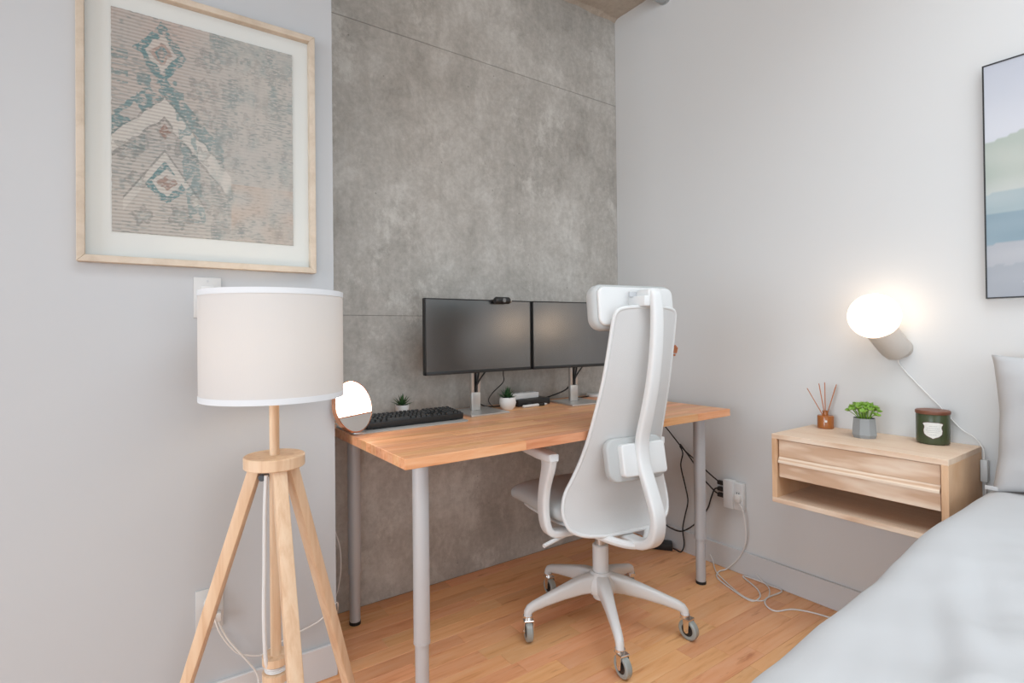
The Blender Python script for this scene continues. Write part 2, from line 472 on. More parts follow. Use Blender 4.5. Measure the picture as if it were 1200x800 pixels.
# duct near the ceiling
d = thing('ceiling_duct', 'galvanised round duct entering the white wall just under the ceiling', 'duct', (0, -0.350, 2.852))
obj('duct_pipe', G().lathe([(0.040, 0.0), (0.042, 0.004), (0.042, 0.75)], M.Rotation(R(-90), 4, 'Y'), 32), m_galv, d)
obj('wall_collar', G().lathe([(0.042, 0.0), (0.0435, 0.0), (0.0435, 0.012), (0.042, 0.012)], M.Rotation(R(-90), 4, 'Y'), 32), m_galv, d)

# ------------------------------------------------------------------ desk
X0, X1, Y0, Y1, ZT, TH = -1.6936, -0.1435, -0.7658, -0.016, 0.768, 0.030
desk = thing('desk', 'beech butcher-block desk on silver tubular legs against the concrete wall', 'desk', ((X0+X1)/2, (Y0+Y1)/2, 0))
LX, LY = (X1-X0), (Y1-Y0)
top = obj('tabletop', G().box((0, 0, ZT-TH/2), (LX-0.006, LY-0.006, TH-0.004)), m_desk, desk)
SW = LY/18; staves = {}
for i in range(18):
    cuts = [-LX/2]; 
    while True:
        n_ = cuts[-1]+random.choice((0.30, 0.42, 0.55, 0.68))
        if n_ > LX/2-0.2: break
        cuts.append(n_)
    cuts.append(LX/2)
    if random.random() < 0.5: cuts = [-c for c in cuts[::-1]]
    for a, b_ in zip(cuts, cuts[1:]):
        L = b_-a; key = round(L, 3)
        if key not in staves: staves[key] = finish(G().box((0, 0, 0), (L-0.0001, SW-0.0001, TH), 0.0006, 1), 0)
        o = obj('stave', staves[key], m_desk, top); o.location = ((a+b_)/2, -LY/2+SW*(i+0.5), ZT-TH/2)
ins = 0.0917
for sx in (-1, 1):
    for sy in (-1, 1):
        x, y = sx*(LX/2-ins), sy*(LY/2-ins)
        lg = obj('leg', G().cyl((x, y, 0.20), (x, y, ZT-TH-0.004), 0.0245, n=28), m_silver, desk)
        obj('lower_tube', G().cyl((x, y, 0.012), (x, y, 0.2), 0.0205, n=28), m_silver, lg)
        obj('foot_pad', G().cyl((x, y, 0), (x, y, 0.012), 0.0215, n=24), m_rubber, lg)
        obj('mounting_plate', G().cyl((x, y, ZT-TH-0.005), (x, y, ZT-TH), 0.045, n=24), m_silver, lg)
        obj('joint_ring', G().cyl((x, y, 0.196), (x, y, 0.203), 0.0252, n=28), m_silver, lg)

# ------------------------------------------------------------------ desk things
mat_o = obj('desk_mat', G().prism(rrect(0.2355, 0.1075, 0.03), 0.003, M.Translation((-1.4505, -0.2375, ZT)), 0.001), m_felt)
tag(mat_o, 'thin grey felt mat lying under the keyboard', 'desk mat')

kb = thing('keyboard', 'black full-size keyboard on the grey mat', 'keyboard', (-1.422, -0.2425, ZT+0.003), R(0.5))
KT = M.Rotation(R(5), 4, 'X')
obj('case', G().prism(rrect(0.201, 0.058, 0.006), 0.022, M.Translation((0, 0, 0.008)) @ KT @ M.Translation((0, 0, 0)), 0.002), m_black, kb)
for sx in (-1, 1):
    obj('tilt_foot', G().box((sx*0.16, 0.048, 0.005), (0.03, 0.012, 0.0102), 0.001), m_rubber, kb)
    obj('front_foot', G().box((sx*0.16, -0.045, 0.002), (0.03, 0.012, 0.0044), 0.001), m_rubber, kb)
keys = {}
def key(px, py, wk, hk=0.0155):
    k = (round(wk, 4), hk)
    if k not in keys:
        g = G(); a, b_ = wk/2, hk/2; tt = 0.0025
        lo_ = rrect(a, b_, 0.001, 1); hi = [(x*(a-tt)/a, y*(b_-tt)/b_) for x, y in rrect(a, b_, 0.003, 1)]
        g.grid([[(x, y, 0) for x, y in lo_], [(x, y, 0.0075) for x, y in hi]], closed=True)
        t = bmesh.new(); t.faces.new([t.verts.new((x, y, 0.0075)) for x, y in hi]); g._take(t)
        keys[k] = finish(g, 30)
    o = obj('key', keys[k], m_key, kb)
    o.matrix_local = M.Translation((0, 0, 0.008)) @ KT @ M.Translation((px, py, 0.0215))
U = 0.0175
rows_k = [[1.0]*14, [1]*13+[1.5], [1.5]+[1]*12+[1.0], [1.75]+[1]*11+[1.75], [2.25]+[1]*10+[1.25], [1.25, 1.25, 1.25, 5.5, 1.25, 1.25, 1.25, 1.25]]
for r_, rw in enumerate(rows_k):
    py = 0.0465-r_*0.0180-(0.002 if r_ else 0); x = -0.190
    for wk in rw:
        key(x+wk*U/2, py, wk*U-0.0018); x += wk*U
    x = -0.190+14.7*U
    for k in range(3):
        if r_ < 3 or (r_ == 4 and k == 1) or r_ == 5: key(x+(k+0.5)*U, py, U-0.0018)
    x += 3.2*U
    for k in range(4):
        if r_ == 5 and k == 0: key(x+U, py, 2*U-0.0018)
        elif r_ == 5 and k == 1: continue
        elif x+(k+1)*U < 0.194: key(x+(k+0.5)*U, py, U-0.0018)

def monitor(x, y, rz, label):
    t = thing('monitor', label, 'monitor', (x, y, ZT), rz, 'two desk monitors')
    # panel faces -y; local z from the desk top
    z0, z1, W = 0.174, 0.486, 0.270
    obj('housing', G().box((0, 0.012, (z0+z1)/2), (W*2, 0.020, z1-z0), 0.003).box((0, 0.030, 0.30), (0.34, 0.022, 0.20), 0.008), m_black, t)
    s = obj('bezel', G().lo((-W, -0.003, z0), (W, 0.003, z0+0.014), 0.001).lo((-W, -0.003, z1-0.005), (W, 0.003, z1), 0.001)
            .lo((-W, -0.003, z0), (-W+0.005, 0.003, z1), 0.001).lo((W-0.005, -0.003, z0), (W, 0.003, z1), 0.001), m_black, t)
    obj('screen', G().lo((-W+0.004, -0.0015, z0+0.012), (W-0.004, 0.003, z1-0.004)), m_screen, t)
    # stand column with a cable slot, on a flat base
    g = G()
    g.lo((-0.023, 0.045, 0.008), (0.023, 0.063, 0.085), 0.002)
    g.lo((-0.023, 0.045, 0.085), (-0.009, 0.063, 0.34), 0.002); g.lo((0.009, 0.045, 0.085), (0.023, 0.063, 0.34), 0.002)
    obj('stand_column', g, m_silver2, t)
    obj('slot_back', G().lo((-0.010, 0.056, 0.083), (0.010, 0.061, 0.33)), m_black, t)
    obj('mount_bracket', G().box((0, 0.047, 0.30), (0.06, 0.02, 0.06), 0.003), m_black, t)
    obj('stand_base', G().prism(rrect(0.098, 0.100, 0.006, 3), 0.008, M.Translation((0, 0.030, 0.0)), 0.0015), m_silver2, t)
    for dx, pts in ((0, [(-0.003, 0.052, 0.092), (0.001, 0.044, 0.112), (0.018, 0.037, 0.145), (0.05, 0.034, 0.182)]),
                    (1, [(0.003, 0.052, 0.090), (0.003, 0.043, 0.120), (0.012, 0.037, 0.182)])):
        obj('video_cable', G().tube(pts, 0.0035, 8), m_rubber, t)
    return t
monitor(-1.069, -0.200, 0.0, 'left black monitor with a webcam on its top edge')
monitor(-0.525, -0.232, R(-5.4), 'right black monitor, partly hidden behind the chair headrest')

wc = thing('webcam', 'small black webcam perched on the left monitor', 'webcam', (-0.972, -0.192, ZT+0.468))
obj('body', G().lathe([(0, -0.040), (0.011, -0.039), (0.0155, -0.033), (0.0155, 0.033), (0.011, 0.039), (0, 0.040)], M.Translation((0, -0.0280, 0.0155)) @ M.Rotation(R(90), 4, 'Y'), 20), m_black, wc)
obj('lens', G().cyl((0, -0.042, 0.0155), (0, -0.046, 0.0155), 0.0095, n=20), m_screen, wc)
obj('silver_cap', G().cyl((0.039, -0.028, 0.0155), (0.043, -0.028, 0.0155), 0.012, n=20), m_silver2, wc, label='silver end cap')
obj('clip', G().box((-0.012, 0.006, 0.0195), (0.035, 0.050, 0.0022), 0.0008).box((-0.012, 0.0325, 0.009), (0.035, 0.003, 0.024), 0.001), m_black, wc)

def rosette(parent, z, r, n, m, tilt0=10, tilt1=70, wd=0.006, seed=1, name='leaf'):
    rnd = random.Random(seed)
    for k in range(n):
        a = k*2.39996; f = k/(n-1); ti = R(tilt0+(tilt1-tilt0)*f); L = r*(0.85+0.25*rnd.random())
        g = G(); d = V((cos(a)*sin(ti), sin(a)*sin(ti), cos(ti)))
        sd = V((-sin(a), cos(a), 0)); nn = sd.cross(d)
        rows = []
        for q in range(5):
            t = q/4; ww = wd*(0.75+0.9*t*(1-t)*2)*(1-t**2.5)*0.9+0.0002
            c = V((0, 0, z))+d*L*t+V((0, 0, -0.12*L*t*t*sin(ti)))
            rows.append([c-sd*ww, c-nn*ww*0.45, c+sd*ww, c+nn*ww*0.25])
        g.grid(rows, closed=True); obj(name, g, m, parent, 60)

p1 = thing('succulent', 'spiky succulent in a small straight white pot between keyboard and concrete wall', 'potted plant', (-1.387, -0.085, ZT))
obj('pot', G().lathe([(0, 0), (0.0235, 0), (0.029, 0.051), (0.0265, 0.051), (0.0255, 0.043), (0, 0.043)], n=28), m_pot, p1)
obj('soil', G().lathe([(0, 0.0445), (0.0257, 0.0435)], n=20, close=False), m_soil, p1)
rosette(p1, 0.043, 0.058, 22, m_leaf, 5, 72, 0.0055, 3)
p2 = thing('succulent', 'bushy succulent in a round white pot between the two monitor stands', 'potted plant', (-0.915, -0.175, ZT))
obj('pot', G().lathe([(0, 0), (0.022, 0), (0.033, 0.012), (0.038, 0.030), (0.036, 0.050), (0.033, 0.055), (0.031, 0.053), (0.032, 0.045), (0, 0.045)], n=28), m_pot, p2)
obj('soil', G().lathe([(0, 0.047), (0.0325, 0.046)], n=20, close=False), m_soil, p2)
rosette(p2, 0.044, 0.058, 30, m_leaf2, 2, 70, 0.0055, 5)

hub = thing('docking_box', 'flat black box lying on the desk beside the round white pot', 'box', (-0.742, -0.095, ZT))
obj('case', G().box((0, 0, 0.016), (0.19, 0.115, 0.030), 0.003), m_black, hub)
obj('front_port', G().box((-0.03, -0.0575, 0.013), (0.02, 0.002, 0.006)), m_slot, hub)
obj('rubber_foot', G().box((0, 0, 0.0006), (0.17, 0.095, 0.0012)), m_rubber, hub)
ps = thing('power_strip', 'white power strip lying on top of the flat black box', 'power strip', (-0.775, -0.095, ZT+0.031), R(4))
obj('housing', G().prism(rrect(0.092, 0.026, 0.008), 0.026, None, 0.003), m_white, ps)
for k in range(4):
    s = obj('socket', G().cyl((-0.065+0.043*k, 0, 0.0255), (-0.065+0.043*k, 0, 0.0275), 0.016, n=20), m_white_soft, ps)
    obj('socket_slot', G().box((-0.065+0.043*k-0.005, 0, 0.0277), (0.002, 0.007, 0.0008)).box((-0.065+0.043*k+0.005, 0, 0.0277), (0.002, 0.007, 0.0008)), m_slot, s)
pen = thing('stylus', 'short white pen-like stick lying in front of the flat black box', 'stylus', (-0.765, -0.185, ZT), R(4))
obj('barrel', G().cyl((-0.075, 0, 0.007), (0.02, 0, 0.007), 0.0068, n=16, bev=0.002), m_white, pen)
obj('grip', G().cyl((0.02, 0, 0.007), (0.055, 0, 0.007), 0.0062, n=16), m_black, pen, label='black grip')
obj('tip', G().cyl((0.055, 0, 0.007), (0.075, 0, 0.007), 0.0062, 0.003, n=16), m_white, pen)
pk = thing('charging_puck', 'flat white puck on the desk behind the chair back', 'charger', (-0.268, -0.075, ZT))
obj('puck', G().lathe([(0, 0), (0.045, 0), (0.048, 0.004), (0.048, 0.012), (0.044, 0.016), (0, 0.017)], n=32), m_white, pk)
obj('rubber_ring', G().lathe([(0.030, 0.0168), (0.034, 0.0175), (0.036, 0.0168)], n=32, close=False), m_white_soft, pk)

# round disc lamp
mc = V((-1.689, -0.350, 0.867)); mn = V((0.465, -0.867, 0.234)).normalized()
zb = ZT+0.003
mr = thing('disc_lamp', 'round glowing white disc lamp with rose-gold rim at the left end of the keyboard', 'lamp', (mc.x, mc.y, zb))
zq = mn.to_track_quat('Z', 'Y').to_matrix().to_4x4(); mx = M.Translation((0, 0, mc.z-zb)) @ zq
RM = 0.0850; ch_ = -0.030; a0 = math.asin(ch_/RM)
upper = [(RM*cos(t), RM*sin(t)) for t in [a0+(pi-2*a0)*k/40 for k in range(41)]]
lower = [(RM*cos(t), RM*sin(t)) for t in [pi-a0+(pi+2*a0)*k/20 for k in range(21)]]
obj('light_panel', G().prism(upper, 0.004, mx), m_disc, mr, 30)
obj('mirror_segment', G().prism(lower, 0.004, mx), m_silver2, mr, 30, label='satin silver lower segment')
obj('dividing_line', G().box((0, ch_, 0.0045), (2*RM*cos(a0)-0.002, 0.004, 0.002)), m_reed, mr).matrix_local = mx
obj('rim', G().lathe([(RM-0.0005, 0.004), (RM+0.001, 0.006), (RM+0.003, 0.004), (RM+0.003, -0.010), (RM, -0.012), (0, -0.012), (0, 0), (RM, 0)], mx, 64, close=False), m_copper, mr)
bk = V((0, 0, mc.z-zb))-mn*0.012
ft = V((0.026, 0.030, 0))
obj('strut', G().tube([bk-V((0, 0, 0.02)), bk+V((0.004, 0.02, -0.055)), ft+V((0, 0, 0.004))], 0.003, 8), m_copper, mr)
obj('foot', G().lathe([(0, 0), (0.026, 0), (0.026, 0.004), (0.024, 0.0055), (0, 0.006)], M.Translation(ft), 32), m_silver2, mr)

# ------------------------------------------------------------------ picture on the left wall
PX0, PX1, PZ0, PZ1, PT = -2.4274, -1.8205, 1.307, 2.0626, 0.030
pf = thing('framed_rug', 'large pale wood frame with a faded teal and rose rug piece, above the lamp', 'picture', ((PX0+PX1)/2, YL, (PZ0+PZ1)/2))
W, Hh, FB = (PX1-PX0)/2, (PZ1-PZ0)/2, 0.018
def mitre(W, Hh, FB, y0, y1, bev=0.0015):
    out = []
    o4 = [(-W, -Hh), (W, -Hh), (W, Hh), (-W, Hh)]; i4 = [(-W+FB, -Hh+FB), (W-FB, -Hh+FB), (W-FB, Hh-FB), (-W+FB, Hh-FB)]
    for k in range(4):
        k2 = (k+1) % 4; g = G()
        mxr = M(((1, 0, 0, 0), (0, 0, -1, y1), (0, 1, 0, 0), (0, 0, 0, 1)))
        g.prism([o4[k], o4[k2], i4[k2], i4[k]], y1-y0, mxr, bev); out.append(g)
    return out
for g in mitre(W, Hh, FB, -PT, 0.0): obj('frame_bar', g, m_frame, pf)
obj('mount_board', G().lo((-W+0.01, -0.008, -Hh+0.01), (W-0.01, -0.002, Hh-0.01)), m_mat, pf)
def lerp(a, b, t): return tuple(x+(y-x)*t for x, y in zip(a, b))
def paint(nx, nz, fn, x0, x1, z0, z1, y, depth, wob=0.0):
    vs, fs, cs = [], [], []
    for j in range(nz+1):
        for i in range(nx+1):
            u, v = i/nx, 1-j/nz
            yy = y-wob*(0.5+0.5*noise.noise(V((u*6, v*9, 0))))
            xx = x0+(x1-x0)*u; zz = z0+(z1-z0)*(1-v)
            if wob:
                if i in (0, nx): xx += 0.0012*noise.noise(V((v*50, i, 1)))
                if j in (0, nz): zz += 0.0012*noise.noise(V((u*50, j, 2)))
            vs.append((xx, yy, zz)); cs.append(fn(u, v))
    for j in range(nz):
        for i in range(nx):
            a = j*(nx+1)+i; fs.append((a, a+1, a+nx+2, a+nx+1))
    # turned-back edge gives the sheet its thickness
    ring = [i for i in range(nx+1)] + [j*(nx+1)+nx for j in range(1, nz+1)] + [nz*(nx+1)+i for i in range(nx-1, -1, -1)] + [j*(nx+1) for j in range(nz-1, 0, -1)]
    b0 = len(vs)
    for q in ring: vs.append((vs[q][0], y+depth, vs[q][2])); cs.append(cs[q])
    for k in range(len(ring)):
        k2 = (k+1) % len(ring); fs.append((ring[k], b0+k, b0+k2, ring[k2]))
    me = bpy.data.meshes.new('sheet'); me.from_pydata(vs, [], fs)
    at = me.color_attributes.new('print', 'FLOAT_COLOR', 'POINT')
    flat = []
    for c in cs: flat += [c[0], c[1], c[2], 1.0]
    at.data.foreach_set('color', flat); me.update(); return me
TEAL, ROSE, BEIGE, IVORY, DARK, RED = (0.17, 0.28, 0.29), (0.55, 0.43, 0.375), (0.52, 0.485, 0.44), (0.62, 0.595, 0.545), (0.20, 0.21, 0.20), (0.30, 0.17, 0.13)
def nse(x, y, z=0): return noise.noise(V((x, y, z)))
def rug(u, v):
    wear = min(1, max(0, (u-0.30)/0.35))                       # right side is worn pale
    c = lerp(lerp(ROSE, BEIGE, min(1, v*1.5)), BEIGE, wear)
    c = lerp(c, (0.47, 0.45, 0.42), 0.5+0.6*nse(u*4, v*4, 3))
    # the pile survives in short dashes along the weft
    dash = nse(u*30, v*120, 1)*0.7+nse(u*75, v*230, 5)*0.5+0.25*nse(u*8, v*8, 33)
    frag = 1 if dash > -0.10 else (0.25 if dash > -0.3 else 0.0)
    wob = 0.16*nse(u*24, v*24, 7)
    def diamond(cu, cv, hw, hh): return abs(u-cu)/hw+abs(v-cv)/hh+wob
    tl = dk = iv = rd = 0.0
    d = diamond(0.245, 0.16, 0.13, 0.15)
    if d < 1: tl = 0.95
    if 0.42 < d < 0.62: tl = 0; iv = 0.8
    if 0.26 < d < 0.42: tl = 0; rd = 0.6
    if d < 0.16: tl = 0; dk = 0.7
    if 0.27 < v < 0.375 and abs(u-0.24) < 0.12 and nse(u*16, v*22, 2) > 0.0: tl = 0.75
    if u < 0.08 and 0.18 < v < 0.33 and nse(3, v*40, 2) > 0.0: tl = 0.7
    ridge = 0.365+abs(u-0.26)*(0.78 if u < 0.26 else 0.92)+0.018*nse(u*18, v*18, 40)   # ivory arch
    if ridge-0.10 < v < ridge and nse(u*14, v*14, 9) > -0.18: tl = max(tl, 0.85 if u < 0.58 else 0.15)
    inner = ridge+(0.10 if u > 0.3 else 0.085)
    if ridge < v < inner and u < 0.62: iv = 1.0; tl = 0
    if inner < v < inner+0.018 and u < 0.58: dk = 0.75
    if ridge-0.012 < v < ridge and u < 0.58: dk = 0.6
    if v > inner+0.02 and v < 0.64 and abs(u-0.26) < 0.22 and nse(u*26, v*26, 15) > 0.10: dk = max(dk, 0.55)
    if v > inner+0.02 and v < 0.62 and 0.10 < abs(u-0.26) < 0.19: tl = max(tl, 0.6 if nse(u*15, v*15, 16) > -0.05 else 0)
    d2 = diamond(0.26, 0.52, 0.035, 0.035)
    if d2 < 1.0: rd = 1.0; dk = 0.3; tl = 0
    r2_ = 0.615+abs(u-0.26)*1.15
    if r2_ < v < r2_+0.05 and abs(u-0.26) < 0.21: iv = 0.9; dk = tl = 0
    if r2_-0.014 < v < r2_ and abs(u-0.26) < 0.21: dk = 0.8
    d3 = diamond(0.27, 0.755, 0.14, 0.105)
    if d3 < 1.0 and v > r2_+0.04: tl = 0.95; iv = 0
    if d3 < 0.60: tl = 0; iv = 0.75
    if d3 < 0.36: rd = 0.9; iv = 0
    for k_, (cu, cv, rr) in enumerate(((0.46, 0.29, 0.075), (0.62, 0.26, 0.065), (0.47, 0.42, 0.06), (0.60, 0.47, 0.07), (0.50, 0.80, 0.09), (0.34, 0.91, 0.06), (0.58, 0.90, 0.07), (0.08, 0.63, 0.06), (0.15, 0.92, 0.05), (0.86, 0.31, 0.06), (0.80, 0.13, 0.06), (0.50, 0.14, 0.07), (0.70, 0.13, 0.06), (0.90, 0.15, 0.06), (0.60, 0.62, 0.06), (0.45, 0.61, 0.05), (0.12, 0.76, 0.05), (0.73, 0.40, 0.05))):
        a_ = math.atan2(v-cv, u-cu); q = math.hypot(u-cu, (v-cv)*1.3)/(rr*(1+0.22*cos(5*a_+k_)))+0.3*nse(u*36, v*36, 4+k_)
        if 0.62 < q < 1.0: dk = max(dk, 0.62)
        elif 0.3 < q < 0.62: tl = max(tl, 0.30)
    if 0.40 < v < 0.93 and abs(u-0.36-0.14*(v-0.4)) < 0.045 and nse(u*20, v*20, 8) > -0.1: tl = max(tl, 0.7)
    if u > 0.5: tl = max(tl, 1.2*max(0, nse(u*12, v*9, 6)+0.05*(u > 0.85))); dk = max(dk, 1.2*max(0, nse(u*20, v*12, 61)))
    if u > 0.50 and v < 0.14: tl = max(tl, 0.65*(0.6+nse(u*20, v*20, 12)))
    fade = 1-0.45*wear
    c = lerp(c, IVORY, iv*(0.72 if frag > 0.5 else 0.5))
    c = lerp(c, TEAL, max(0, min(1, tl))*frag*fade); c = lerp(c, DARK, max(0, min(1, dk))*frag*fade*0.8); c = lerp(c, RED, rd*frag*fade*0.7)
    if True:
        sp = nse(u*30, v*140, 20)+0.5*nse(u*6, v*6, 22)
        if sp > 0.22: c = lerp(c, (0.26, 0.30, 0.29), min(0.6, (sp-0.22)*2.4)*(0.5 if iv > 0.5 else 1))
    if u > 0.62 and v > 0.72: c = lerp(c, (0.56, 0.40, 0.30), 0.45*max(0, 0.4+nse(u*6, v*12, 13)))
    rib = 0.5+0.5*math.cos(v*2*pi*62)                           # weft ribs
    k = 1-0.24*rib*(1-0.80*wear)-0.06*abs(nse(u*120, v*40, 30))
    return tuple(x*k*0.92 for x in c)
rx0, rx1, rz0, rz1 = -2.353+2.124, -1.887+2.124, 1.393-1.6848, 1.994-1.6848
me = paint(220, 434, rug, rx0, rx1, rz0, rz1, -0.0105, 0.0024, 0.0012)
obj('rug_piece', me, m_rug, pf)
# ------------------------------------------------------------------ art on the right wall
AY0, AZ0, AZ1, AW, AT = -1.5823, 1.205, 1.958, 1.05, 0.025
af = thing('landscape_print', 'misty landscape picture in a thin black frame over the bed', 'picture', (0, AY0-AW/2, (AZ0+AZ1)/2), R(-90))
def scape(u, v):
    nv = v+0.02*nse(u*5, 0.3)+0.008*nse(u*22, v*6)
    sky = lerp((0.50, 0.52, 0.58), (0.62, 0.63, 0.67), min(1, nv/0.3)+0.15*nse(u*3, v*6))
    hill = 0.335-0.05*sin(min(1, u*3.2)*pi/2)-0.02*nse(u*9, 2)
    if nv < hill: c = sky
    elif nv < 0.555: c = lerp((0.36, 0.42, 0.37), (0.50, 0.53, 0.48), 0.5+0.8*nse(u*7, v*9, 4)); c = lerp(c, (0.58, 0.59, 0.57), max(0, (nv-0.49)/0.065)*0.6)
    elif nv < 0.645: c = lerp((0.36, 0.44, 0.46), (0.44, 0.50, 0.51), 0.5+0.7*nse(u*5, v*20, 6))
    elif nv < 0.775: c = lerp((0.25, 0.34, 0.39), (0.32, 0.40, 0.45), 0.5+0.7*nse(u*5, v*16, 8))
    elif nv < 0.87: c = lerp((0.42, 0.43, 0.46), (0.48, 0.49, 0.51), 0.5+0.7*nse(u*5, v*16, 9))
    else: c = lerp((0.35, 0.37, 0.41), (0.42, 0.44, 0.47), 0.5+0.7*nse(u*5, v*12, 10))
    if math.hypot((u-0.12)*1.6, nv-0.945) < 0.055: c = (0.66, 0.68, 0.70)
    if 0.35 < u < 0.8 and nv > 0.93: c = lerp(c, (0.6, 0.62, 0.63), 0.4)
    return c
Wa, Ha = AW/2, (AZ1-AZ0)/2
obj('canvas', paint(140, 110, scape, -Wa+0.004, Wa-0.004, -Ha+0.004, Ha-0.004, -AT+0.002, AT-0.004), m_print, af)
for g in mitre(Wa, Ha, 0.004, -AT, 0.0, 0.0): obj('frame_bar', g, m_black, af, 0)
obj('backing', G().lo((-Wa+0.004, -0.004, -Ha-0.006), (Wa-0.02, 0, -Ha+0.02)), m_white, af)

# ------------------------------------------------------------------ floor lamp
lp = thing('floor_lamp', 'wooden tripod lamp with a white drum shade by the left wall', 'lamp', (-2.001, -0.621, 0))
SR, SZ0, SZ1 = 0.1765, 0.949, 1.223
sh = obj('lamp_shade', G().lathe([(SR, SZ0), (SR, SZ1)], n=72, close=False), m_shade, lp)
for z0, z1 in ((SZ0-0.001, SZ0+0.013), (SZ1-0.013, SZ1+0.001)):
    obj('shade_trim', G().lathe([(SR-0.002, z0), (SR+0.0012, z0), (SR+0.0012, z1), (SR-0.002, z1), (SR-0.002, z0)], n=72, close=False), m_shade_trim, sh)
g = G()
for k in range(3):
    a = k*2*pi/3+0.3; g.tube([(0.012*cos(a), 0.012*sin(a), SZ1-0.03), (SR*cos(a), SR*sin(a), SZ1-0.006)], 0.0018, 6, curve=False)
obj('shade_spider', g, m_white, lp)
obj('bulb', G().lathe([(0, 1.03), (0.012, 1.03), (0.014, 1.05), (0.028, 1.085), (0.030, 1.105), (0.022, 1.13), (0, 1.14)], n=24), m_bulb, lp)
obj('lamp_holder', G().cyl((0, 0, 0.96), (0, 0, 1.032), 0.019, n=20).cyl((0, 0, 1.03), (0, 0, 1.0301), 0.004).tube([(0, 0, 1.14), (0, 0, SZ1-0.028)], 0.002, 6, curve=False), m_white, lp)
obj('upper_pole', G().cyl((0, 0, 0.795), (0, 0, 0.965), 0.0125, n=20), m_leg, lp)
obj('hub_disc', G().lathe([(0, 0.767), (0.074, 0.767), (0.076, 0.769), (0.076, 0.795), (0.074, 0.797), (0, 0.797)], n=48), m_leg, lp)
obj('lower_pole', G().cyl((0, 0, 0.215), (0, 0, 0.768), 0.0135, n=20), m_leg, lp)
obj('cord_spool', G().lathe([(0, 0.212), (0.034, 0.212), (0.034, 0.232), (0.022, 0.235), (0.022, 0.252), (0.034, 0.255), (0.034, 0.275), (0, 0.275)], n=32), m_leg, lp)
g = G()
for k in range(3): g.lathe([(0.022+0.0035*(1+cos(t)), 0.2385+0.0048*k+0.0026*sin(t)) for t in [2*pi*q/8 for q in range(9)]], n=28, close=False)
obj('wound_cord', g, m_white, lp, label='white cord wound on the spool')
obj('cord_run', G().tube([(-0.026, -0.026, 0.752), (-0.030, -0.026, 0.66), (-0.031, -0.022, 0.52), (-0.033, -0.022, 0.40), (-0.030, -0.020, 0.29), (-0.024, -0.016, 0.256)], 0.0052, 8), m_white, lp, label='white cord down the pole')
for ang in (270, 27, 148):
    a = R(ang); ro = 0.278 if ang == 27 else 0.297; T = V((0.047*cos(a), 0.047*sin(a), 0.768)); F = V((ro*cos(a), ro*sin(a), 0.0))
    d_ = (F-T).normalized(); side = V((-sin(a), cos(a), 0)); oth = side.cross(d_)
    g = G(); ra = []
    for P_, w1, w2 in ((T, 0.017, 0.015), (T.lerp(F, 0.5), 0.017, 0.0145), (F, 0.016, 0.012)):
        sec = rrect(w1, w2, 0.003, 2); ring = []
        for x, y in sec:
            q = P_+side*x+oth*y
            if P_ is F: q = q-d_*(q.z/d_.z)
            if P_ is T: q = q-d_*((q.z-0.768)/d_.z)
            ring.append(q)
        ra.append(ring)
    g.grid(ra, closed=True)
    for rr, fl in ((ra[0], 1), (ra[-1], 0)):
        t = bmesh.new(); t.faces.new([t.verts.new(q) for q in rr]); g._take(t)
    lg = obj('leg', g, m_leg, lp, 40)
    if ang == 148:
        c = T+d_*0.03
        b0 = c+(V((0.827, -0.562, 0))*0.024 if ang == 148 else side*0.012); obj('bolt_knob', G().cyl(b0+V((0.012, 0.012, 0)), b0+V((-0.006, -0.022, 0.002)), 0.009, n=14, bev=0.002), m_bolt, lg, label='dark round bolt knob')

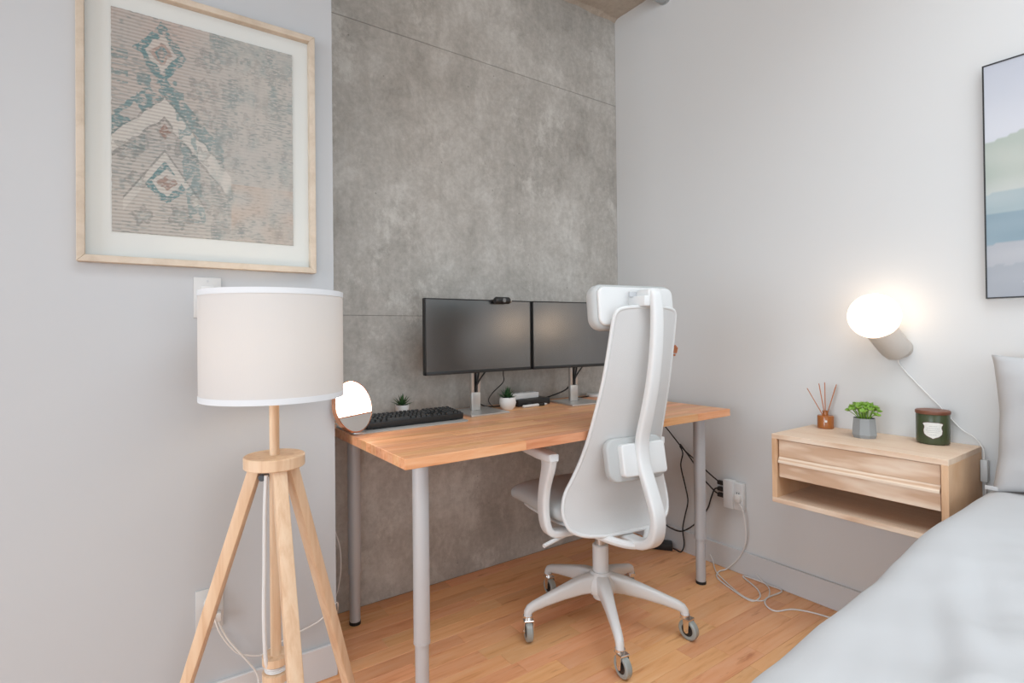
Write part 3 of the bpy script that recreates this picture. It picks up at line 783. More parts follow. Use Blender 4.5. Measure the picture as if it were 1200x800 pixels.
# ------------------------------------------------------------------ office chair
ch = thing('office_chair', 'tall white office chair with headrest pulled up to the desk', 'chair', (-0.835, -0.655, 0), R(-9))
obj('gas_cylinder', G().cyl((0, 0, 0.10), (0, 0, 0.305), 0.030, n=28, bev=0.004), m_white, ch)
obj('piston', G().cyl((0, 0, 0.30), (0, 0, 0.385), 0.020, n=24), m_silver2, ch, label='bare metal piston')
hub_ = obj('base_hub', G().lathe([(0, 0.128), (0.052, 0.128), (0.060, 0.145), (0.056, 0.180), (0.036, 0.205), (0, 0.205)], n=32), m_white, ch)
caster_dirs = [25, -35, 60, 170, 80]
for k in range(5):
    a = R(-124.5+9+72*k)
    d = V((cos(a), sin(a), 0))
    prof = [(0.03, 0.165, 0.026, 0.034), (0.09, 0.160, 0.022, 0.030), (0.16, 0.145, 0.018, 0.024), (0.23, 0.127, 0.0155, 0.019), (0.275, 0.114, 0.0145, 0.017), (0.291, 0.106, 0.014, 0.016), (0.2985, 0.096, 0.0135, 0.0150), (0.300, 0.080, 0.013, 0.014)]
    obj('base_leg', G().sweep([d*p[0]+V((0, 0, p[1])) for p in prof], [rrect(p[2], p[3], 0.012, 3) for p in prof], side=V((-sin(a), cos(a), 0))), m_white, ch)
    e = d*0.300
    ca = a+R(caster_dirs[k]); cdir = V((cos(ca), sin(ca), 0)); ax = V((-sin(ca), cos(ca), 0)); wcn = e+cdir*0.014+V((0, 0, 0.0365))
    cst = obj('caster_fork', G(), m_chrome, ch) if False else None
    g = G().cyl(e+V((0, 0, 0.072)), e+V((0, 0, 0.086)), 0.017, n=20)
    rot = M((cdir, ax, V((0, 0, 1)))).transposed()
    g.box(e+cdir*0.008+V((0, 0, 0.0745)), (0.040, 0.034, 0.006), 0.001, 1, rot)
    for s in (-1, 1):
        g.prism([(-0.012, 0.0375), (0.012, 0.0375), (0.009, -0.004), (0.003, -0.009), (-0.003, -0.009), (-0.009, -0.004)], 0.003,
                M.Translation(wcn+ax*(s*0.0165)+ax*0.0015) @ M((cdir, V((0, 0, 1)), -ax)).transposed().to_4x4())
    g.cyl(wcn-ax*0.019, wcn+ax*0.019, 0.005, n=12)
    fk = obj('caster_fork', g, m_chrome, ch, label='chrome caster fork')
    amx = M.Translation(wcn) @ ax.to_track_quat('Z', 'Y').to_matrix().to_4x4()
    obj('wheel', G().lathe([(0.022, -0.011), (0.030, -0.0125), (0.0355, -0.009), (0.0365, 0), (0.0355, 0.009), (0.030, 0.0125), (0.022, 0.011), (0.022, -0.011)], amx, 32, close=False), m_tyre, fk)
    g = G().lathe([(0, -0.010), (0.022, -0.010), (0.022, 0.010), (0, 0.010)], amx, 24)
    for q in range(6):
        t = q*pi/3
        for s in (-1, 1):
            c_ = amx @ V((0.014*cos(t), 0.014*sin(t), s*0.0098)); c2 = amx @ V((0.014*cos(t), 0.014*sin(t), s*0.0108)); g.cyl(c_, c2, 0.0042, n=8)
    obj('wheel_core', g, m_black, fk)
# tilt mechanism, lever
obj('mechanism', G().prism([(-0.085, -0.13), (0.085, -0.13), (0.105, 0.02), (0.07, 0.14), (-0.07, 0.14), (-0.105, 0.02)], 0.045, M.Translation((0, 0, 0.380)), 0.008)
    .lathe([(0, 0.368), (0.032, 0.368), (0.055, 0.385), (0, 0.385)], n=24), m_white, ch)
obj('lever', G().tube([(-0.09, -0.03, 0.405), (-0.20, -0.06, 0.392), (-0.30, -0.085, 0.380)], [0.009, 0.007], 10), m_white, ch)
obj('lever', G().tube([(0.09, 0.0, 0.405), (0.2, 0.0, 0.398), (0.27, 0.0, 0.39)], [0.009, 0.007], 10), m_white, ch)
# seat
def cushion(W_, D_, T_, c, nose=0.0, n=20, pw=4.0, rot=None, crown=0.0):
    rows = []
    for i in range(n*2+1):
        ph = -pi/2+pi*i/(n*2); cz = math.copysign(abs(sin(ph))**(2/2.6), sin(ph)); cr = abs(cos(ph))**(2/4.5)
        row_ = []
        for j in range(n*3):
            t = 2*pi*j/(n*3); x = math.copysign(abs(cos(t))**(2/pw), cos(t)); y = math.copysign(abs(sin(t))**(2/pw), sin(t))
            X, Y, Z = x*cr*W_/2, y*cr*D_/2, cz*T_/2
            Z -= nose*max(0, (y*cr-0.35))**2; Z += crown*(1-(x*cr)**2)*(1-(y*cr)**2)*(1 if cz > 0 else 0)
            p = V((X, Y, Z))
            if rot is not None: p = rot @ p
            row_.append(p+V(c))
        rows.append(row_)
    return G().grid(rows, closed=True)
obj('seat', cushion(0.50, 0.46, 0.085, (0, 0.105, 0.470), nose=0.08, crown=0.008, pw=5.0), m_cush, ch)
obj('seat_shell', cushion(0.44, 0.40, 0.03, (0, 0.085, 0.428), nose=0.04), m_white, ch)
# back: outline stations (z, half width, setback, edge wrap)
BK = [(0.405, 0.09, 0.165, 0.0), (0.412, 0.165, 0.155, 0.01), (0.43, 0.207, 0.142, 0.015), (0.46, 0.223, 0.134, 0.02), (0.50, 0.226, 0.130, 0.025), (0.55, 0.214, 0.134, 0.03), (0.60, 0.191, 0.145, 0.03), (0.66, 0.169, 0.162, 0.03),
      (0.74, 0.155, 0.190, 0.028), (0.84, 0.145, 0.220, 0.024), (0.95, 0.136, 0.250, 0.02), (1.06, 0.130, 0.272, 0.016), (1.14, 0.126, 0.285, 0.012), (1.172, 0.120, 0.289, 0.008), (1.186, 0.102, 0.290, 0.004), (1.192, 0.06, 0.290, 0.0)]
def cr1(vals, t):
    n = len(vals)-1; x = t*n; i = min(n-1, int(x)); f = x-i
    a = vals[max(i-1, 0)]; b_ = vals[i]; c = vals[i+1]; d = vals[min(i+2, n)]
    return 0.5*(2*b_+(c-a)*f+(2*a-5*b_+4*c-d)*f*f+(3*b_-a-3*c+d)*f**3)
def back_pt(t, s):
    z, hw, yb, wr = (cr1([q[k] for q in BK], t) for k in range(4)); yb -= 0.008+0.012*(z-0.4)/0.8; hw += 0.006
    return V((s*hw, -yb+wr*s*s, z))
NB, NS = 60, 24
front = [[back_pt(i/NB, -1+2*j/NS) for j in range(NS+1)] for i in range(NB+1)]
g = G()
g.grid(front); g.grid([[p-V((0, 0.010, 0)) for p in r_] for r_ in front])
obj('backrest', g, m_fabric, ch, 60)
edge = [front[i][0] for i in range(NB+1)] + [front[NB][j] for j in range(1, NS)] + [front[i][NS] for i in range(NB, -1, -1)] + [front[0][j] for j in range(NS-1, 0, -1)]
edge = [p-V((0, 0.005, 0)) for p in edge]; edge.append(edge[0]); edge.append(edge[1])
obj('backrest_frame', G().tube(edge, 0.0072, 10, curve=False, cap=False), m_white_soft, ch, 60)
# spine
SP = [(0.385, 0.13), (0.380, 0.20), (0.392, 0.275), (0.43, 0.322), (0.50, 0.332), (0.58, 0.302), (0.66, 0.268), (0.74, 0.262), (0.84, 0.290), (0.95, 0.318), (1.06, 0.335), (1.16, 0.340), (1.225, 0.335), (1.245, 0.322)]
pts = catmull([(0, -d_+0.022, z) for z, d_ in SP], 5)
secs = []
for i, p in enumerate(pts):
    f = i/(len(pts)-1); w_ = 0.028-0.008*f; secs.append(rrect(w_, 0.016-0.003*f, 0.009, 3))
obj('spine', G().sweep(pts, secs, side=(1, 0, 0)), m_white, ch, 50)
obj('spine_yoke', G().tube([(-0.15, -0.10, 0.415), (-0.06, -0.19, 0.385), (0.0, -0.22, 0.380), (0.06, -0.19, 0.385), (0.15, -0.10, 0.415)], 0.014, 10), m_white, ch)
# lumbar pad behind the back
lr = M.Rotation(R(-10), 3, 'X')
obj('lumbar_pad', G().prism(rrect(0.124, 0.074, 0.040), 0.030, M.Translation((0, -0.186, 0.670)) @ M.Rotation(R(80), 4, 'X'), 0.008), m_cush, ch, label='grey padded lumbar support')
obj('lumbar_plate', G().prism(rrect(0.094, 0.055, 0.014), 0.030, M.Translation((0.014, -0.209, 0.672)) @ M.Rotation(R(80), 4, 'X'), 0.006), m_white, ch)
# headrest
hr = obj('headrest', G().prism(rrect(0.176, 0.078, 0.042, 6), 0.050, M.Translation((0, -0.166, 1.190)) @ M.Rotation(R(84), 4, 'X'), 0.016), m_cush, ch, label='light grey headrest cushion')
obj('headrest_shell', G().prism(rrect(0.162, 0.066, 0.026, 6), 0.016, M.Translation((0, -0.212, 1.196)) @ M.Rotation(R(84), 4, 'X'), 0.008), m_white, ch)
obj('headrest_bracket', G().box((-0.012, -0.266, 1.212), (0.06, 0.085, 0.036), 0.006).box((0, -0.280, 1.235), (0.055, 0.06, 0.03), 0.006), m_white, ch)
obj('headrest_latch', G().box((-0.040, -0.246, 1.236), (0.030, 0.012, 0.018), 0.002), m_silver, ch, label='grey latch window')
for s in (-1, 1):
    ax_, ay_ = (0.276, 0.0) if s < 0 else (0.252, 0.060)      # the arms are adjustable; the right one is pushed in and forward
    P = catmull([(s*0.12, -0.06, 0.405), (s*(ax_-0.066), -0.06+ay_*0.5, 0.405), (s*(ax_-0.021), -0.055+ay_, 0.410), (s*(ax_-0.004), -0.05+ay_, 0.440), (s*ax_, -0.045+ay_, 0.50), (s*ax_, -0.055+ay_, 0.570), (s*ax_, -0.080+ay_, 0.640), (s*ax_, -0.085+ay_, 0.672)], 5)
    secs = []
    for i, p in enumerate(P):
        f = i/(len(P)-1); secs.append(rrect(0.024+0.010*max(0, (f-0.7)/0.3), 0.012+0.003*f, 0.008, 3))
    ar = obj('armrest', G().sweep(P, secs, side=(0, 1, 0)), m_white, ch, 50)
    Q = [(s*ax_, -0.118+ay_, 0.672), (s*ax_, -0.114+ay_, 0.682), (s*ax_, -0.04+ay_, 0.684), (s*ax_, 0.04+ay_, 0.688), (s*ax_, 0.12+ay_, 0.692), (s*ax_, 0.165+ay_, 0.694), (s*ax_, 0.185+ay_, 0.694)]
    obj('arm_pad', G().sweep(Q, [rrect(a_, b_, 0.009, 3) for a_, b_ in ((0.017, 0.008), (0.022, 0.015), (0.027, 0.016), (0.031, 0.014), (0.031, 0.012), (0.025, 0.010), (0.012, 0.006))], side=(1, 0, 0)), m_white_soft, ar, 50)

# ------------------------------------------------------------------ wall-hung nightstand
ND, NY0, NY1, NZ0, NZ1, TT = 0.322, -1.0403, -1.561, 0.4692, 0.7231, 0.018
ns = thing('nightstand', 'wall-hung pale oak nightstand with one drawer over an open shelf', 'nightstand', (0, (NY0+NY1)/2, NZ0))
HW, HZ = (NY0-NY1)/2, NZ1-NZ0
def ybox(x0, x1, y0, y1, z0, z1, bev=0.0008): return G().lo((x0, y0, z0), (x1, y1, z1), bev, 1)
obj('top_panel', ybox(-ND, -0.001, -HW, HW, HZ-TT, HZ), m_oak, ns)
obj('bottom_panel', ybox(-ND, -0.001, -HW, HW, 0, TT), m_oak, ns)
obj('side_panel', ybox(-ND, -0.001, HW-TT, HW, TT, HZ-TT), m_oak_side, ns)
obj('side_panel', ybox(-ND, -0.001, -HW, -HW+TT, TT, HZ-TT), m_oak_side, ns)
obj('back_panel', ybox(-0.012, -0.001, -HW+TT, HW-TT, TT, HZ-TT), m_oak_side, ns)
dw = obj('drawer', ybox(-ND+0.028, -0.02, -HW+TT+0.003, HW-TT-0.003, 0.099, HZ-TT-0.004), m_oak_side, ns)
IW = HW-TT-0.004
obj('drawer_front', ybox(-ND+0.010, -ND+0.028, -IW, IW, 0.173, HZ-TT-0.003), m_oak, dw)
obj('drawer_front', ybox(-ND+0.010, -ND+0.028, -IW, IW, 0.095, 0.149), m_oak, dw)
# slanted finger grip between the two bands
g = G(); mxg = M(((1, 0, 0, 0), (0, 0, -1, IW), (0, 1, 0, 0), (0, 0, 0, 1)))
g.prism([(-ND+0.028, 0.173), (-ND+0.013, 0.173), (-ND+0.001, 0.156), (-ND+0.001, 0.149), (-ND+0.028, 0.149)], 2*IW, mxg)
obj('drawer_grip', g, m_oak, dw, 0)

df = thing('reed_diffuser', 'amber glass reed diffuser at the left end of the nightstand', 'diffuser', (-0.046, -1.108, NZ1))
obj('bottle', G().lathe([(0, 0), (0.026, 0), (0.0285, 0.003), (0.0285, 0.046), (0.0265, 0.050), (0.010, 0.052), (0.0095, 0.063), (0.011, 0.064), (0.011, 0.068), (0.008, 0.068), (0.008, 0.06)], n=36, close=False), m_amber, df)
obj('oil', G().lathe([(0, 0.003), (0.0262, 0.003), (0.0262, 0.038), (0, 0.038)], n=28), plain('amber_oil', (0.42, 0.15, 0.04), 0.3), df)
obj('label_dot', G().cyl((-0.026, -0.0125, 0.030), (-0.0275, -0.0133, 0.030), 0.0045, n=16), m_paper, df, label='small white dot on the bottle')
for (x, y, z) in ((-0.058, 0.040, 0.157), (-0.028, 0.010, 0.176), (-0.012, -0.004, 0.180), (0.026, -0.030, 0.172), (0.030, -0.024, 0.160), (0.012, -0.034, 0.166)):
    obj('reed', G().cyl((-x*0.18, -y*0.18, 0.010), (x, y, z), 0.0017, n=8), m_reed, df)

pl_ = thing('potted_plant', 'small bright green plant in a faceted grey concrete pot on the nightstand', 'potted plant', (-0.135, -1.275, NZ1))
g = G(); n8 = 8
rows = [[(r_*cos(2*pi*(k+0.5*o_)/n8), r_*sin(2*pi*(k+0.5*o_)/n8), z) for k in range(n8)] for r_, z, o_ in ((0.034, 0, 0), (0.039, 0.012, 0), (0.0345, 0.070, 0), (0.031, 0.070, 0), (0.030, 0.060, 0))]
g.grid(rows, closed=True); t = bmesh.new(); t.faces.new([t.verts.new(p) for p in rows[0][::-1]]); g._take(t)
obj('pot', g, m_cpot, pl_, 20)
obj('soil', G().cyl((0, 0, 0.052), (0, 0, 0.0605), 0.030, n=16), m_soil, pl_)
rnd = random.Random(4)
leaf_g = G()
leafme = None
for k in range(30):
    a = k*2.39996; f = (k+0.5)/30; rr = 0.047*math.sqrt(f); zz = 0.112-0.030*f*f+0.006*rnd.random()
    tip = V((rr*cos(a), rr*sin(a), zz))
    obj('stem', G().tube([(0.010*cos(a), 0.010*sin(a), 0.058), (rr*0.6*cos(a), rr*0.6*sin(a), 0.078), tip], 0.0013, 6, 4), m_leaf3, pl_)
    g = G(); ti = 0.5*f
    base = M.Rotation(a, 3, 'Z') @ M.Rotation(ti, 3, 'Y')
    for q in range(8):
        b_ = q*2*pi/8+a; L = 0.010+0.003*rnd.random()
        rot = base @ M.Rotation(b_, 3, 'Z') @ M.Rotation(R(-20-25*rnd.random()), 3, 'Y')
        c = tip+rot @ V((L*0.6, 0, 0))
        g.sphere(c, 1.0, 8, (L*0.65, L*0.48, 0.0024), rot)
    g.sphere(tip+V((0, 0, 0.003)), 0.004, 8)
    obj('leaf_cluster', g, m_leaf3, pl_, 60)

cn = thing('candle_jar', 'green candle jar with a wooden lid and white shield label on the nightstand', 'candle', (-0.066, -1.452, NZ1))
obj('jar', G().lathe([(0, 0), (0.040, 0), (0.0445, 0.004), (0.0455, 0.010), (0.0455, 0.098), (0.044, 0.1005), (0, 0.1005)], n=48), m_green, cn)
obj('lid', G().lathe([(0, 0.1005), (0.0462, 0.1005), (0.0475, 0.103), (0.0475, 0.110), (0.0455, 0.1125), (0, 0.1125)], n=48), m_lid, cn)
# shield label wrapped on the jar; faces the room at angle la
la = math.atan2(-0.30, -1.0)+0.0
la = math.atan2(-2.10+1.45, -2.32+0.066)
def shield(u):   # half width as a function of height 0..1 (bottom..top)
    pts_ = [(0.0, 0.0), (0.05, 0.20), (0.14, 0.62), (0.28, 0.90), (0.5, 0.97), (0.68, 0.86), (0.8, 0.90), (0.9, 1.06), (0.95, 1.0), (1.0, 0.55)]
    for (a, b_), (c, d_) in zip(pts_, pts_[1:]):
        if a <= u <= c: return b_+(d_-b_)*(u-a)/(c-a)
    return 0
def on_jar(s, z, off=0.0): 
    r_ = 0.0458+off; a = la+s/r_; return V((r_*cos(a), r_*sin(a), z))
def shield_grid(z0, z1, hw, off):
    return [[on_jar(-1*hw*max(0.02, shield(i/24))*(1-2*j/12), z0+(z1-z0)*i/24, off) for j in range(13)] for i in range(25)]
lb = obj('label', G().grid(shield_grid(0.020, 0.076, 0.028, 0.0003)), plain('dark_label_border', (0.10, 0.035, 0.025), 0.6), cn)
obj('label_face', G().grid(shield_grid(0.022, 0.0745, 0.0262, 0.0006)), m_paper, lb, label='white shield-shaped label face')
g = G()
for zc, hw in ((0.062, 0.010), (0.055, 0.016), (0.048, 0.018), (0.042, 0.015), (0.034, 0.009)):
    s = -hw
    while s < hw-0.001:
        L = random.uniform(0.0015, 0.004); g.grid([[on_jar(s+L*q/2, zc+dz, 0.0008) for q in range(3)] for dz in (0, 0.0012)]); s += L+0.0012
obj('label_text', g, m_ink, lb)

# ------------------------------------------------------------------ wall sconce with globe
GC = V((-0.108, -1.300, 1.158)); GR = 0.080; CB = V((0, -1.345, 1.042))
sc_ = thing('wall_sconce', 'lit white globe in a beige ceramic cup on the right wall', 'wall lamp', (0, -1.345, 1.042))
axd = (GC-V((-0.028, -1.345, 1.050))).normalized()
gl = obj('globe', G().sphere(GC-CB, GR, 40), m_globe, sc_, 60)
cupo = V((-0.036, 0.012, 0.008))
mxc = M.Translation(cupo) @ axd.to_track_quat('Z', 'Y').to_matrix().to_4x4()
obj('cup', G().lathe([(0, -0.045), (0.028, -0.043), (0.041, -0.032), (0.047, -0.008), (0.048, 0.02), (0.048, 0.080), (0.045, 0.080), (0.044, 0.02), (0, 0.015)], mxc, 40, close=False), m_sconce, sc_)
obj('wall_plate', G().lathe([(0, 0), (0.036, 0), (0.036, 0.022), (0, 0.022)], M.Rotation(R(-90), 4, 'Y'), 32), m_sconce, sc_)
cordp = [(-0.012, -1.338, 1.002), (-0.005, -1.345, 0.975), (-0.004, -1.392, 0.914), (-0.004, -1.451, 0.845), (-0.0045, -1.507, 0.775), (-0.006, -1.545, 0.748), (-0.012, -1.567, 0.715), (-0.02, -1.570, 0.680)]
obj('lamp_cord', G().tube([V(p)-CB for p in cordp], 0.0022, 8), m_cord, sc_)
obj('cord_switch', G().box(V((-0.022, -1.572, 0.648))-CB, (0.022, 0.019, 0.072), 0.004), m_plate, sc_, label='beige inline switch box')
obj('lamp_cord', G().tube([V(p)-CB for p in ((-0.02, -1.572, 0.614), (-0.018, -1.573, 0.56), (-0.016, -1.574, 0.45), (-0.016, -1.575, 0.30), (-0.018, -1.578, 0.12))], 0.0022, 8), m_cord, sc_)

# ------------------------------------------------------------------ plates, outlets, cables
def plate(name, label, cat, loc, rz):   # faces local -y
    t = thing(name, label, cat, loc, rz)
    obj('cover_plate', G().box((0, -0.003, 0), (0.072, 0.006, 0.117), 0.002), m_plate, t)
    for s in (-1, 1): obj('screw', G().cyl((0, -0.0055, s*0.048), (0, -0.0072, s*0.048), 0.0032, n=10), m_silver, t)
    return t
sw = plate('light_switch', 'white wall plate showing just above the drum shade', 'wall plate', (-2.127, YL, 1.222), 0)
obj('rocker', G().box((0, -0.007, 0), (0.034, 0.006, 0.066), 0.002), m_white, sw)
ol = plate('wall_outlet', 'white outlet low on the left wall behind the tripod leg', 'outlet', (-2.127, YL, 0.322), 0)
for z in (0.020, -0.020): obj('socket', G().cyl((0, -0.0055, z), (0, -0.0075, z), 0.016, n=20), m_white, ol)
lc = thing('power_cable', 'white cord plugged low into the left outlet, dropping to the floor', 'cord', (-2.112, YL-0.0078, 0.302))
obj('plug', G().box((0.0, -0.012, 0.0), (0.026, 0.024, 0.026), 0.005), m_cord, lc)
o_ = V((-2.112, YL-0.0078, 0.302))
obj('cable', G().tube([V(p)-o_ for p in ((-2.110, -0.385, 0.295), (-2.085, -0.392, 0.235), (-2.028, -0.392, 0.145), (-2.004, -0.392, 0.098), (-2.002, -0.405, 0.045), (-1.99, -0.42, 0.006), (-1.94, -0.44, 0.004))], 0.0028, 8), m_cord, lc)
ec = thing('power_cable', 'thin white cord running from the left outlet round the wall corner to the desk', 'cord', (-2.130, YL-0.0078, 0.342))
o_ = V((-2.130, YL-0.0078, 0.342))
obj('plug', G().box((0.0, -0.012, 0.0), (0.026, 0.024, 0.024), 0.005), m_cord, ec)
obj('cable', G().tube([V(p)-o_ for p in ((-2.122, -0.392, 0.325), (-2.105, -0.395, 0.26), (-2.065, -0.388, 0.190), (-2.03, -0.382, 0.163), (-1.99, -0.381, 0.150), (-1.958, -0.381, 0.164), (-1.895, -0.381, 0.180), (-1.815, -0.381, 0.199), (-1.760, -0.378, 0.238),
    (-1.735, -0.30, 0.16), (-1.712, -0.20, 0.150), (-1.697, -0.2, 0.195), (-1.686, -0.2, 0.268), (-1.690, -0.2, 0.346), (-1.708, -0.2, 0.411), (-1.722, -0.19, 0.50), (-1.716, -0.185, 0.70), (-1.706, -0.19, 0.785), (-1.690, -0.212, 0.779))], 0.0022, 8), m_cord, ec)

oy, oz = -0.7025, 0.3585
orr = plate('wall_outlet', 'white outlet on the right wall behind the multi-plug adapter', 'outlet', (0, oy-0.012, oz), R(-90))
for z in (0.020, -0.020): obj('socket', G().cyl((0, -0.0055, z), (0, -0.0075, z), 0.016, n=20), m_white, orr)
ad = thing('plug_adapter', 'white multi-plug adapter on the outlet between desk leg and nightstand', 'adapter', (-0.008, oy, oz))
obj('housing', G().box((-0.018, 0.016, 0.0), (0.034, 0.048, 0.128), 0.004).box((-0.014, -0.020, -0.002), (0.026, 0.062, 0.122), 0.004), m_white, ad)
sk = obj('socket', G().cyl((-0.0265, -0.030, 0.012), (-0.0285, -0.030, 0.012), 0.016, n=20), m_white_soft, ad)
obj('socket_slot', G().box((-0.0287, -0.025, 0.014), (0.001, 0.003, 0.008)).box((-0.0287, -0.035, 0.014), (0.001, 0.003, 0.008)).cyl((-0.0283, -0.030, 0.003), (-0.029, -0.030, 0.003), 0.0022, n=8), m_slot, sk)

def cord_thing(label, pts, r, m, plug=None, mp=None, name='power_cable', cat='cable', group=None, plugdim=(0.022, 0.03, 0.02)):
    o0 = V(pts[0]); t = thing(name, label, cat, o0, 0, group)
    obj('cable', G().tube([V(p)-o0 for p in pts], r, 8, 8), m, t)
    if plug is not None:
        obj('plug', G().box(V(plug)-o0, plugdim, 0.005), mp or m, t)
    return t
px = -0.028
cord_thing('black cable running straight down from desk edge to the top plug of the adapter',
    [(-0.05, -0.22, 0.715), (-0.033, -0.30, 0.65), (px, -0.35, 0.606), (px, -0.44, 0.523), (px, -0.516, 0.476), (px, -0.576, 0.435), (px, -0.628, 0.405)], 0.0034, m_rubber, (px, -0.645, 0.400), plugdim=(0.018, 0.034, 0.020))
cord_thing('black cable hanging in a long loop from desk down to the floor brick',
    [(-0.033, -0.425, 0.535), (-0.030, -0.440, 0.500), (-0.03, -0.428, 0.435), (-0.03, -0.452, 0.34), (-0.03, -0.466, 0.268), (-0.03, -0.448, 0.19), (-0.03, -0.434, 0.119), (-0.032, -0.443, 0.05), (-0.045, -0.435, 0.012), (-0.050, -0.405, 0.014), (-0.052, -0.392, 0.016)], 0.0034, m_rubber)
cord_thing('black cable sagging low behind the chair and rising to the middle plug of the adapter',
    [(-0.04, -0.20, 0.28), (-0.03, -0.255, 0.19), (px, -0.316, 0.122), (px, -0.375, 0.102), (px, -0.434, 0.111), (px, -0.507, 0.17), (px, -0.570, 0.255), (px, -0.592, 0.315), (px, -0.610, 0.360), (px, -0.628, 0.371)], 0.0034, m_rubber, (px, -0.645, 0.371), plugdim=(0.018, 0.034, 0.020))
cord_thing('black cable dropping from behind the desk leg to the lowest plug of the adapter',
    [(-0.036, -0.43, 0.545), (px-0.006, -0.50, 0.47), (px-0.004, -0.555, 0.400), (px, -0.585, 0.372), (px, -0.612, 0.352), (px, -0.630, 0.345)], 0.0034, m_rubber, (px, -0.645, 0.343), plugdim=(0.018, 0.034, 0.020))
br = thing('power_brick', 'black power brick on the floor under the desk by the right wall', 'power adapter', (-0.075, -0.315, 0), R(-52))
obj('case', G().box((0, 0, 0.0175), (0.145, 0.062, 0.033), 0.004), m_black, br)
obj('foot_pad', G().box((0, 0, 0.0005), (0.11, 0.04, 0.001)), m_rubber, br)

px = -0.042
cord_thing('white cord from the adapter socket, looping on the floor and running under the bed',
    [(px, -0.735, 0.335), (px+0.002, -0.757, 0.300), (-0.030, -0.764, 0.199), (-0.026, -0.755, 0.139), (-0.020, -0.72, 0.07), (-0.035, -0.672, 0.010), (-0.080, -0.660, 0.004), (-0.141, -0.694, 0.004), (-0.192, -0.802, 0.004), (-0.214, -0.890, 0.004), (-0.155, -0.894, 0.004), (-0.095, -0.848, 0.004), (-0.035, -0.75, 0.004),
     (-0.020, -0.80, 0.004), (-0.022, -0.86, 0.004), (-0.030, -0.92, 0.004), (-0.140, -0.915, 0.004), (-0.200, -0.944, 0.004), (-0.212, -0.990, 0.004), (-0.140, -1.026, 0.004), (-0.095, -1.121, 0.004), (-0.08, -1.30, 0.004), (-0.09, -1.6, 0.004)], 0.0030, m_cord, (px+0.001, -0.735, 0.352), plugdim=(0.026, 0.026, 0.034), cat='cord', name='power_cable')
cord_thing('second thinner white cord lying in an open loop on the floor by the baseboard',
    [(-0.0175, -0.575, 0.040), (-0.020, -0.592, 0.015), (-0.045, -0.615, 0.003), (-0.107, -0.669, 0.0095), (-0.160, -0.763, 0.003), (-0.204, -0.862, 0.003), (-0.181, -0.912, 0.003), (-0.120, -0.911, 0.003), (-0.048, -0.875, 0.003), (-0.024, -0.835, 0.010), (-0.0175, -0.80, 0.03)], 0.0022, m_cord, cat='cord', name='power_cable')

# cables on the desk behind the screens
zt = ZT
cord_thing('black cable lying on the desk from left stand towards the round pot', [(-1.068, -0.135, zt+0.075), (-1.045, -0.105, zt+0.045), (-0.97, -0.075, zt+0.008), (-0.91, -0.085, zt+0.004), (-0.86, -0.075, zt+0.004)], 0.0034, m_rubber)
cord_thing('thin black cable drooping from behind the left monitor to the desk', [(-0.93, -0.168, zt+0.19), (-0.905, -0.13, zt+0.155), (-0.885, -0.10, zt+0.115), (-0.935, -0.09, zt+0.070), (-0.960, -0.088, zt+0.035), (-0.945, -0.100, zt+0.008), (-0.925, -0.098, zt+0.005)], 0.0024, m_rubber)
cord_thing('black cable curving left from the right monitor stand to the flat black box', [(-0.526, -0.164, zt+0.085), (-0.545, -0.140, zt+0.055), (-0.60, -0.08, zt+0.022), (-0.635, -0.07, zt+0.018), (-0.648, -0.075, zt+0.018)], 0.0034, m_rubber)
cord_thing('black cable running right across the desk towards the white puck', [(-0.48, -0.14, zt+0.075), (-0.455, -0.11, zt+0.030), (-0.40, -0.085, zt+0.006), (-0.35, -0.08, zt+0.004), (-0.318, -0.078, zt+0.005)], 0.0030, m_rubber)

hk = thing('wall_hook', 'tiny copper ornament on the right wall beside the chair back', 'ornament', (0, -0.384, 1.018))
obj('wooden_star', G().prism([(0.0, 0.022), (-0.014, 0.006), (-0.008, -0.020), (0.012, -0.020), (0.016, 0.006)], 0.006, M(((0, 0, -1, 0), (1, 0, 0, 0), (0, 1, 0, 0), (0, 0, 0, 1)))), m_reed, hk, 0)
obj('bead', G().sphere((-0.006, 0.004, -0.030), 0.006, 12), m_reed, hk)

# ------------------------------------------------------------------ bed
BX0, BX1, BY0, BY1 = -2.05, -0.045, -1.62, -3.25
bed = thing('bed', 'white linen bed along the right edge with pale oak headboard', 'bed', ((BX0+BX1)/2, (BY0+BY1)/2, 0))
bo = V(((BX0+BX1)/2, (BY0+BY1)/2, 0))
g = G().lo(V((BX0+0.06, BY1+0.06, 0.20))-bo, V((BX1, BY0-0.06, 0.28))-bo, 0.01)
obj('bed_frame', g, m_head, bed)
for sx in (BX0+0.12, BX1-0.08):
    for sy in (BY0-0.14, BY1+0.14):
        obj('leg', G().cyl(V((sx, sy, 0))-bo, V((sx, sy, 0.2))-bo, 0.022, n=16), m_head, bed)
obj('mattress', G().lo(V((BX0+0.07, BY1+0.07, 0.28))-bo, V((BX1-0.005, BY0-0.07, 0.50))-bo, 0.05, 4), m_linen, bed)
obj('headboard', G().lo(V((BX1, BY1, 0.15))-bo, V((-0.014, -1.628, 1.016))-bo, 0.004), m_head, bed)
def sm(a, b_, x):
    t = min(1, max(0, (x-a)/(b_-a))); return t*t*(3-2*t)
rows = []
NX, NYs = 150, 170
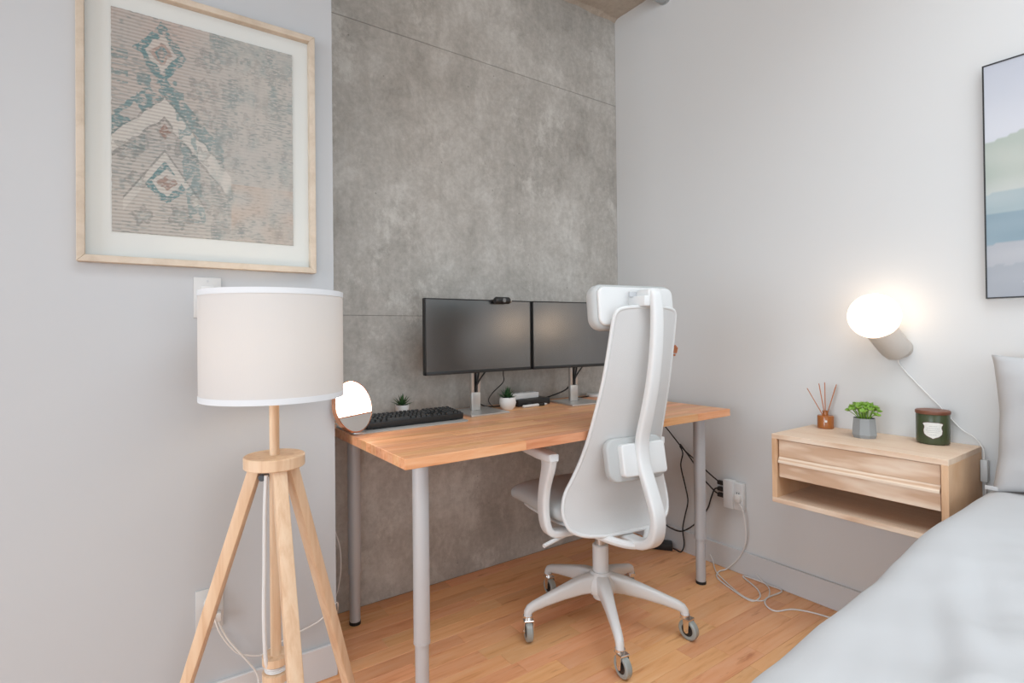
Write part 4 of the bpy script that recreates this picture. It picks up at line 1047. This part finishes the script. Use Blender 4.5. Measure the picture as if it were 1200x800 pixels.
for i in range(NX+1):
    x = BX1-0.012+(BX0-0.04-(BX1-0.012))*i/NX
    ze = 0.632-0.050*sm(-0.60, -1.1, x)-0.033*sm(-1.0, -1.7, x)
    row_ = []
    for j in range(NYs+1):
        q = j/NYs*2.35                           # arc length from the hem
        zh = 0.12; rr = 0.075; drop = ze-rr-zh
        if q < drop: y = 0.0; z = zh+q; nrm = V((0, 1, 0))
        elif q < drop+rr*pi/2:
            a = (q-drop)/rr; y = -rr*(1-cos(a)); z = zh+drop+rr*sin(a); nrm = V((0, cos(a), sin(a)))
        else:
            y = -rr-(q-drop-rr*pi/2); z = ze; nrm = V((0, 0, 1))
            z += (0.010+0.035*sm(-0.9, -1.6, x))*sm(0, 0.5, -y)
        inn = 0.25+0.75*sm(0.05, 0.4, -y); d_ = (0.016*nse(x*2.2+y*1.2, y*2.3+x*0.6, 2)+0.007*nse(x*6, (y+x*0.7)*6, 5))*inn
        # soft folds running diagonally over the edge
        ph = (x*1.0+y*0.55-z*0.35)
        fold = abs(nse(ph*5.5, (y-x)*0.9, 11)); d_ += 0.020*(0.30-fold)*sm(-0.35, -0.75, x)*inn
        d_ += 0.004*nse((x+y)*16, (x-y)*7, 17)*sm(0.0, 0.3, -y)
        fd = nse((x*0.34-y*0.94)*7.5+0.6*nse(x*2, y*2, 40), (x*0.94+y*0.34)*1.1, 41)
        d_ += 0.075*(max(0, fd)**1.3-0.10)*sm(0.02, 0.22, -y)*sm(-0.25, -0.6, x)+0.009*nse((x*0.34-y*0.94)*20, (x*0.94+y*0.34)*3.5, 42)*sm(0.0, 0.2, -y)
        if z < 0.5: d_ += 0.020*nse(x*7, 0.3, 21)*(0.5-z)/0.4
        if nrm.z > 0.99: d_ = max(d_, -0.03)
        p = V((x, BY0+0.028+y, z))+nrm*d_
        p.x = min(p.x, BX1-0.004)
        row_.append(p-bo)
    rows.append(row_)
obj('duvet', G().grid(rows), m_linen, bed, 180, label='rumpled white duvet cover')
# pillow leaning on the headboard
def pillow(W_, H_, T_, n=40):
    rows = []; rows2 = []
    for i in range(n+1):
        a, b_ = [], []
        for j in range(n+1):
            u, v = -1+2*i/n, -1+2*j/n
            e = (1-u**6)*(1-v**6); th = T_/2*(max(0, e)**0.5)*(0.55+0.45*(1-u*u)*(1-v*v))
            k = 1-0.13*(1-abs(u)**2.5)*abs(v)**3; k2 = 1-0.05*(1-abs(v)**2)*abs(u)**4
            X, Z = u*W_/2*k2, v*H_/2*k
            wv = 0.006*nse(u*3, v*3, 1)+0.004*nse(u*9, v*5, 2)
            a.append(V((X, -th+wv-0.0015, Z))); b_.append(V((X, th+wv+0.0015, Z)))
        rows.append(a); rows2.append(b_)
    g = G(); g.grid(rows); g.grid(rows2[::-1])
    rim = lambda R_: [r_[0] for r_ in R_] + [R_[-1][j] for j in range(1, n+1)] + [R_[i][-1] for i in range(n-1, -1, -1)] + [R_[0][j] for j in range(n-1, 0, -1)]
    a, b_ = rim(rows), rim(rows2); g.grid([a, b_], closed=True)
    return g
pw = thing('pillow', 'white pillow standing against the oak headboard at the right edge', 'pillow', (-0.165, -1.968, 0.840), R(-90))
o = obj('pillow_case', pillow(0.69, 0.41, 0.15), m_linen, pw, 180); o.rotation_euler = (R(-11), R(-2.0), 0)
o = obj('care_tag', G().box((-0.338, -0.045, -0.202), (0.03, 0.004, 0.012), 0.001), m_linen, pw)
